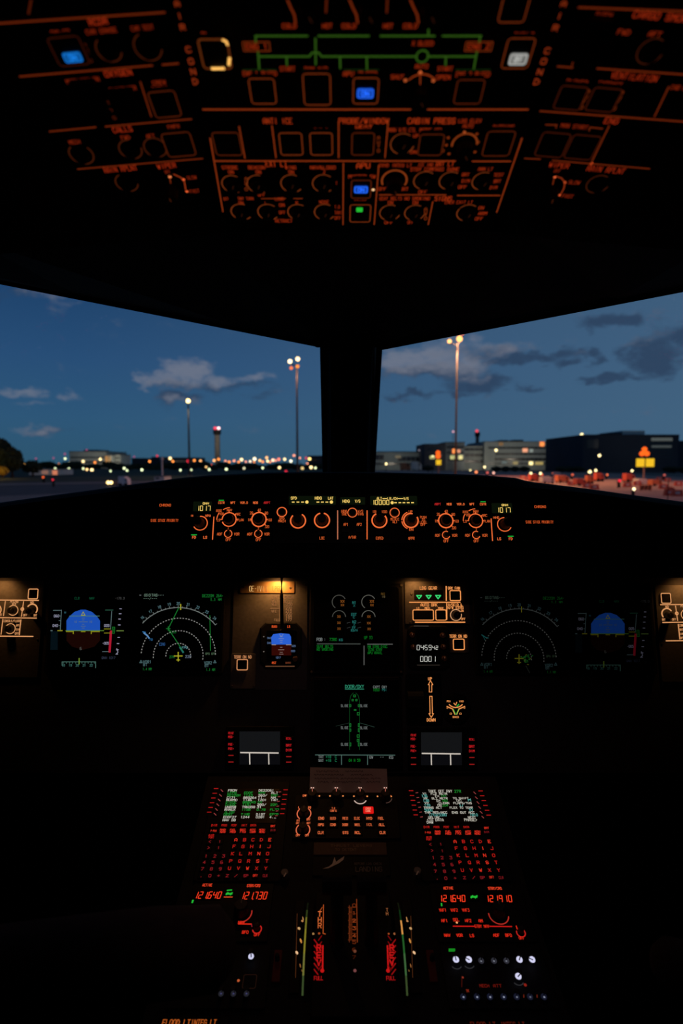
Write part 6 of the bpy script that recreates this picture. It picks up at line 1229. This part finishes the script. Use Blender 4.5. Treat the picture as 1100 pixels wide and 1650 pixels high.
PB.line(q, [(574.4, 1449), (575.6, 1518)], 1.3, DIMO, hq); PB.line(q, [(562.6, 1459), (562.6, 1518)], 1, glow((170, 80, 40), .25), hq)
for i in range(26): PB.line(q, [(562 if i % 5 else 560.6, 1462 + i * 2.1), (567 if i % 5 else 573, 1462 + i * 2.1)], .8, DIMO, hq)
for i, (c, k) in enumerate((('0', .3), ('1', .4), ('2', .6), ('3', .6), ('4', .6), ('5', .3), ('6', .2), ('7', .12))): PB.text(q, c, 570.4, 1459 + i * 12.2 - (i > 4) * 2, 5, 5, glow((205, 88, 40), round(k * .7, 2)), hq, .2)
PB.dot(q, 571.6, 1532.6, 2.6, glow((190, 110, 80), .3), hq); PB.dot(q, 571.6, 1564, 2.6, glow((190, 110, 110), .35), hq)
q.build('lettering', tq)
for x in (543, 598):
    a = PB.at(x, 1520, .012); b = a + PB.n * .085 + PB.Y * .02; mb = MB(); mb.tube([a, b], [.011, .009], BLACK, 10); lv = mb.build('thrust_lever', tq)
    mb = MB(); c_ = b + PB.n * .008; r_ = [c_ + V((sx * .022, 0, 0)) + PB.Y * (.012 * math.cos(u)) + PB.n * (.016 * math.sin(u)) for sx in (-1, 1) for u in [k * math.pi / 6 for k in range(12)]]; mb.prism(r_[:12], r_[12:], BLACK); mb.build('lever_head', lv)
for s_, xs, lab in ((-1, ((492.6, 1442), (491.6, 1466), (490, 1520), (488.6, 1570), (488, 1640)), 'left'), (1, ((644, 1442), (646.6, 1466), (650, 1520), (652.4, 1570), (654.4, 1640)), 'right')):
    t = thing('trim_wheel', 'black pitch wheel with glowing rim stripe, %s of the thrust quadrant' % lab, 'pitch wheel', PB.at(xs[2][0], 1520, -.03))
    cx = PB.at(490 if s_ < 0 else 650, 1520, .012); c0 = cx - PB.n * .118 + V((-s_ * .006, 0, 0)); rad = .13
    mb = MB(); ring_ = []
    for sx in (-.0055, .0055): ring_.append([c0 + V((sx, 0, 0)) + (PB.Y * math.cos(2 * math.pi * k / 40) + PB.n * math.sin(2 * math.pi * k / 40)) * rad for k in range(40)])
    mb.prism(ring_[0], ring_[1], BLACK); mb.build('wheel', t)
    for k_, (a0, a1, c, k) in enumerate(((122, 112, (110, 140, 80), .25), (112, 100, (150, 150, 70), .5) if s_ < 0 else (112, 100, (90, 145, 85), .45), (100, 84, (165, 155, 50), .55) if s_ < 0 else (100, 88, (50, 125, 55), .5), (84, 74, (150, 145, 50), .5) if s_ < 0 else (88, 77, (235, 160, 80), .8), (74, 66, (90, 110, 50), .25) if s_ < 0 else (77, 66, (30, 80, 35), .3), (66, 54, (60, 70, 40), .1))):
        q = MB(); w = .0013; x_ = s_ * .0045
        pts = [c0 + V((x_, 0, 0)) + (PB.Y * -math.cos(R(u)) + PB.n * math.sin(R(u))) * (rad + .0005) for u in [180 - (a0 + (a1 - a0) * i / 5) for i in range(6)]]
        for a, b in zip(pts, pts[1:]): q.add([a - V((w, 0, 0)), b - V((w, 0, 0)), b + V((w, 0, 0)), a + V((w, 0, 0))], [(0, 1, 2, 3)], glow(c, k))
        q.build('rim_stripe', t)
    sc_ = unit(PB, 'pitch_scale', 'dark trim scale with small gold index marks beside the %s pitch wheel' % lab, 'scale', *((470, 1450, 486.5, 1600) if s_ < 0 else (653.5, 1450, 671, 1600)), .004, BLACK, rad=.05); q = MB()
    for x, y, w_, h_, c, k in ((488, 1480, 2, 6, (235, 170, 100), .8), (481.6, 1496, 5, 2.6, (220, 170, 110), .8), (484.6, 1516, 4, 7, (225, 150, 70), .8), (478, 1535, 5, 4, (250, 200, 150), .9), (483.6, 1556, 2.6, 6, (200, 130, 70), .5), (486.4, 1564, 2.4, 3, (170, 120, 60), .4), (487, 1484, 4, 2, (220, 150, 90), .7)):
        if s_ > 0: x = 1143 - x + (0 if y < 1500 else 2)
        PB.dot(q, x, y, w_ * .42, glow(c, k), .0046); PB.line(q, [(x - w_ * .2, y - h_ * .4), (x + w_ * .2, y + h_ * .4)], w_ * .5, glow(c, k), .0046)
    PB.line(q, [(478.6, 1472), (476, 1575)] if s_ < 0 else [(661.6, 1476), (664.6, 1575)], .8, glow((120, 66, 34), .4), .0046)
    q.build('marks', sc_)
for x, y, lab in ((458.6, 1411, 'left'), (672, 1408, 'right')): 
    t = thing('grey_knob', 'small pale grey knob on the pedestal, just %s of the checklist plate' % ('to the left' if lab == 'left' else 'to the right'), 'knob', PA.at(x, y)); PA.knob(t, x, y + 1, 7, .012, None, paint('pale_knob', (120, 120, 122), .35), h0=.0004); q = MB(); PA.line(q, [(x - 1, y + 1), (x + 1.6, y - 4)], 2, paint('white_tick', (230, 230, 230), .5), .0132); q.build('pointer', t)

# ---- radio and audio panels
def rmp(side, label):
    L = side < 0
    x0, x1 = (300, 436) if L else (698, 852); t = unit(PB, 'radio_panel', label, 'radio panel', x0, 1423.4, x1, 1517, .004, BLACK, rad=.03); q = MB(); hr = .0046
    Rt = glow((240, 46, 26), .85)
    tx(PB, q, [('ACTIVE', 334, 1426, 15, 4), ('STBY/CRS', 408.6, 1427, 21, 4)] if L else [('ACTIVE', 722, 1431, 15, 4), ('STBY/CRS', 797, 1431.4, 21.4, 4)], glow((250, 70, 38), .95), hr, .22)
    def sm(cx, cy, r, w, m, a0, a1): PB.ring(q, cx, cy, r, w, m, a0, a1, hr)
    if not L:
        PB.line(q, [(730, 1492.4), (764, 1492.6)], 1.7, glow((225, 30, 26), .75), hr); PB.line(q, [(789, 1492.6), (824, 1493)], 1.7, glow((225, 30, 26), .75), hr); PB.text(q, 'STBY NAV', 776, 1492.4, 23, 4.4, Rt, hr, .2)
        sm(803, 1474, 15.6, 1.7, glow((225, 60, 48), .55), 170, 350); sm(839, 1503, 6.8, 1.7, glow((225, 40, 34), .7), 150, 420); PB.text(q, 'OFF', 840, 1511.4, 8, 4, Rt, hr, .22); PB.line(q, [(831.4, 1492), (833, 1497)], 1.4, Rt, hr)
    else:
        sm(389, 1470, 16.6, 1.7, glow((225, 60, 48), .6), 280, 372); PB.line(q, [(384, 1488.6), (405, 1489)], 1.6, Rt, hr); PB.text(q, 'NAV', 389, 1486, 10, 3.6, Rt, hr, .26); PB.line(q, [(405, 1489), (405.6, 1493)], 1.2, glow((190, 40, 60), .6), hr)
        sm(414, 1497, 7, 1.8, glow((225, 40, 34), .75), 190, 410); PB.text(q, 'OFF', 414, 1506, 9, 4.4, Rt, hr, .22)
    q.build('lettering', t)
    for s_, a, b, y0_, y1_ in ((('121.640', 312.6, 355, 1437, 1447.4), ('121.730', 387, 428.6, 1437.4, 1448.6)) if L else (('121.640', 706, 748, 1442.6, 1452.6), ('121.910', 781, 823, 1442.8, 1453))):
        mb = MB(); PB.block(mb, a - 3, y0_ - 2.6, b + 2.6, y1_ + 2.6, .0041, .0047, paint('window_red', (20, 6, 6), .4, spec=.1), .08, .0002); w_ = mb.build('display', t); q = MB(); PB.digits(q, s_, a, b, y0_, y1_, REDB, .0054, .14, .16); q.build('reading', w_)
    gx_, gy_ = (369, 1440) if L else (763.4, 1445); b = PB.button(t, gx_ - 8, gy_ - 6, gx_ + 8, gy_ + 6, None, hh=.002, h0=.004, name='transfer_key'); q = MB(); Gk = glow((40, 205, 60), .8)
    PB.line(q, [(gx_ - 4, gy_), (gx_ + 4, gy_)], 3, Gk, .0066); PB.line(q, [(gx_ - 4.6, gy_ + 1.4), (gx_ - 2, gy_ - 1.6)], 2.2, Gk, .0066); PB.line(q, [(gx_ + 2, gy_ + 1.6), (gx_ + 4.8, gy_ - 1.4)], 2.2, Gk, .0066)
    if L: PB.line(q, [(gx_ - 3, gy_ - 5.4), (gx_ + 4, gy_ - 6)], 1.8, Gk, .0066); PB.line(q, [(gx_ - 8, gy_ + 5.4), (gx_ + 5, gy_ + 5.4)], 1.6, glow((240, 90, 40), .8), .0066)
    q.build('arrow_legend', b)
    def k(x, y, s_, w=9, m=None):
        b = PB.button(t, x - 7.6, y - 5, x + 7.6, y + 4.6, None, hh=.002, h0=.004, name='key'); q = MB(); PB.text(q, s_, x, y, w, 4.4, m or Rt, .0066, .22); q.build('legend', b)
    if not L:
        for x, y, s_ in ((713, 1466.4, 'VHF1'), (731.4, 1466.4, 'VHF2'), (750, 1466.4, 'VHF3'), (716, 1483.4, 'HF1'), (734.6, 1482, 'SEL'), (754, 1483.4, 'HF2'), (774, 1483.6, 'AM'), (720.4, 1507, 'NAV'), (740, 1507, 'VOR'), (760, 1507.4, 'LS'), (799.4, 1507, 'ADF'), (819, 1507, 'BFO')): k(x, y, s_, 11 if len(s_) == 4 else (6 if len(s_) == 2 else 9.4))
        PB.dot(q := MB(), 735.8, 1486.6, 1.7, glow((255, 170, 110), 1.1), .0068); q.build('pilot_light', t)
        q = MB(); PB.line(q, [(711, 1455.6), (711.4, 1459.4)], 2, Gk, .0046); q.build('pilot_light', t, 'green pilot light'); PB.knob(t, 803, 1472, 11, .018, 90, h0=.004); PB.knob(t, 839, 1502, 4.6, .01, 60, h0=.004)
    else:
        k(395, 1502, 'BFO', 9.6); PB.knob(t, 389, 1470, 12, .018, 90, h0=.004); PB.knob(t, 414, 1496.6, 4.6, .01, 60, h0=.004)
        q = MB(); PB.line(q, [(309.6, 1454), (311, 1450)], 2.6, Gk, .0046); q.build('pilot_light', t, 'green pilot light'); q = MB(); PB.line(q, [(303, 1460.6), (307, 1459.6)], 1.4, glow((150, 80, 80), .4), .0046); q.build('mark', t)
rmp(-1, 'red lit radio panel on the left of the pedestal, half hidden by the armrest')
rmp(1, 'red lit radio panel on the right of the pedestal reading 121.640')
def lit_knob(t, x, y, k, r=5.2, c=(222, 222, 255), ang=70):
    o_ = PB.knob(t, x, y, r + .8, .012, None, h0=.004); m = glow(c, k); q = MB(); PB.cyl(q, x, y - 0, r, .0162, .0172, m, 16, .96, px_at=.0165)
    PB_at = PB.at(x, y, .0176); kk = PB.sx(x, y) * r; d = PB.X * math.cos(R(ang)) + PB.Y * math.sin(R(ang)); PB.seg(q, PB_at - d * kk * .15, PB_at + d * kk * .9, kk * .34, CAP); q.build('lit_cap', o_, 'glowing white knob cap' if k > .5 else None); return o_
def acp(side, label):
    x0, x1 = (280, 432) if side < 0 else (716, 886); t = unit(PB, 'audio_panel', label, 'audio panel', x0, 1522, x1, 1626, .004, BLACK, rad=.03); q = MB(); ha = .0046
    if side > 0:
        PB.fill(q, [(722.6, 1528.4), (733, 1528.4), (733, 1533.4), (722.6, 1533.4)], glow((30, 165, 40), .6), ha)
        tx(PB, q, [('MECH', 780, 1588.4, 15, 4.4), ('ATT', 801, 1588.4, 13, 4.4)], glow((150, 34, 24), .4), ha, .2); tx(PB, q, [('VOX', 750.6, 1596.4, 9, 4)], glow((190, 60, 36), .5), ha, .22); PB.line(q, [(744, 1573), (743.6, 1590)], 1.2, glow((110, 34, 22), .3), ha); PB.dot(q, 745.4, 1575, 1.6, glow((190, 70, 50), .5), ha); PB.dot(q, 846, 1587, 2.4, glow((185, 46, 34), .5), ha)
        for x in (843.6, 865): PB.line(q, [(x, 1603), (x, 1607)], 1.2, glow((170, 60, 36), .4), ha)
        for x, y in ((734.6, 1560), (755, 1559), (834, 1586)): PB.ring(q, x, y - 8, 9, 1.4, glow((75, 75, 80), .4), 215, 325, ha)
        q.build('lettering', t)
        for x, y, a in ((734.4, 1546, 95), (755, 1546, 150), (836.6, 1546, 60), (857, 1546, 150), (834.8, 1573, 40)): lit_knob(t, x, y, .9, 5, ang=a)
        for x, y in ((775, 1548), (795.6, 1548), (815.6, 1548)): lit_knob(t, x, y, .035, 4.6); PB.dot(q := MB(), x, y + .6, 1.2, glow((150, 155, 170), .7), .0182); q.build('pilot_light', t)
        for i, x in enumerate((746, 768, 789, 811, 832, 853.6, 876)): 
            lit_knob(t, x, 1606, .03, 4.8, (140, 150, 220)); PB.dot(q := MB(), x + .6, 1606.6, 1.4, glow((170, 178, 205), (.7, .75, .7, .8, .4, .3, .6)[i]), .0182); q.build('pilot_light', t)
    else:
        PB.frame(q, 391, 1570, 413, 1593, 1, glow((70, 40, 28), .25), ha); PB.dot(q, 384, 1580, 2.2, glow((235, 110, 60), .6), ha); PB.dot(q, 286.6, 1590.6, 2, glow((205, 100, 36), .4), ha); PB.dot(q, 291.6, 1599, 1.8, glow((60, 100, 75), .35), ha)
        q.build('lettering', t); lit_knob(t, 404.4, 1541, .85, 4.6, ang=100)
        for x in (356, 376, 397): lit_knob(t, x, 1601, .02, 4.4); PB.dot(q := MB(), x, 1601, 1.3, glow((90, 90, 150), .5), .0182); q.build('pilot_light', t)
acp(-1, 'audio panel on the left of the pedestal with one white knob showing')
acp(1, 'audio panel on the right of the pedestal with five glowing white knobs')
for s_, x0, x1, items, lab in ((-1, 248, 360, [('FLOOD LT', 284, 1647.6, 44, 9), ('INTEG LT', 328, 1647.6, 40, 9)], 'left'), (1, 745, 912, [('FLOOD LT', 778, 1651, 40, 8), ('INTEG LT', 826, 1651, 38, 8)], 'right')):
    t = unit(PB, 'dimmer_panel', 'dimmer panel cut off at the bottom edge of the photo, lettered FLOOD LT, ' + lab, 'panel', x0, 1637, x1, 1760, .004, BLACK, rad=.03); q = MB(); tx(PB, q, items, glow((225, 110, 40), .62) if s_ < 0 else glow((120, 36, 20), .4), .0046, .19); q.build('lettering', t)
    for x in (284, 328) if s_ < 0 else (778, 826): PB.knob(t, x, 1690, 12, .016, 90, h0=.004)
# red slide marks beside the quadrant
for x, lab in ((446.6, 'left'), (696, 'right')):
    t = unit(PB, 'slide_lever', 'dim reddish lever slot on the pedestal, %s of the thrust quadrant' % lab, 'lever', x - 7, 1530, x + 6, 1582, .004, paint('slot_red', (96, 34, 28), .8), rad=.1); mb = MB(); PB.cyl(mb, x, 1546, 4, .004, .014, BLACK, 12); mb.build('handle', t)

# ---- padded armrests reaching in from both seats
ARM = paint('brown_leather', (84, 58, 44), .7, 40, .2, .2)
def armrest(pts, r, label, post):
    t = thing('armrest', label, 'armrest', V((pts[0].x, pts[0].y, 0)))
    mb = MB(); rs = [r * .6, r * .95] + [r] * (len(pts) - 4) + [r * .95, r * .55]; mb.tube(pts, rs, ARM, 14); o_ = mb.build('pad', t, smooth=True)
    mb = MB(); mb.tube([V((post.x, post.y, 0)), V((post.x, post.y, post.z))], .03, BLACK, 12); mb.build('support', t)
def tpt(px, py, tt): return EYE + ray(px, py) * tt
armrest([tpt(-160, 1590, .58), tpt(-130, 1588, .585), tpt(0, 1570, .61), tpt(130, 1550, .64), tpt(250, 1535, .66), tpt(350, 1527, .68), tpt(372, 1526, .685)], .044, 'brown padded armrest lying over the left radio panel', tpt(-60, 1578, .60))
armrest([tpt(1250, 1625, .62), tpt(1230, 1615, .63), tpt(1160, 1585, .66), tpt(1110, 1562, .70), tpt(1075, 1552, .72), tpt(1055, 1547, .73)], .03, 'brown padded armrest at the right edge of the photo', tpt(1200, 1600, .645))

for o in list(bpy.data.objects):
    if o.name.split('.')[0] in ('symbols', 'mullion', 'crown', 'marks') and o.parent: o['kind'] = 'stuff'
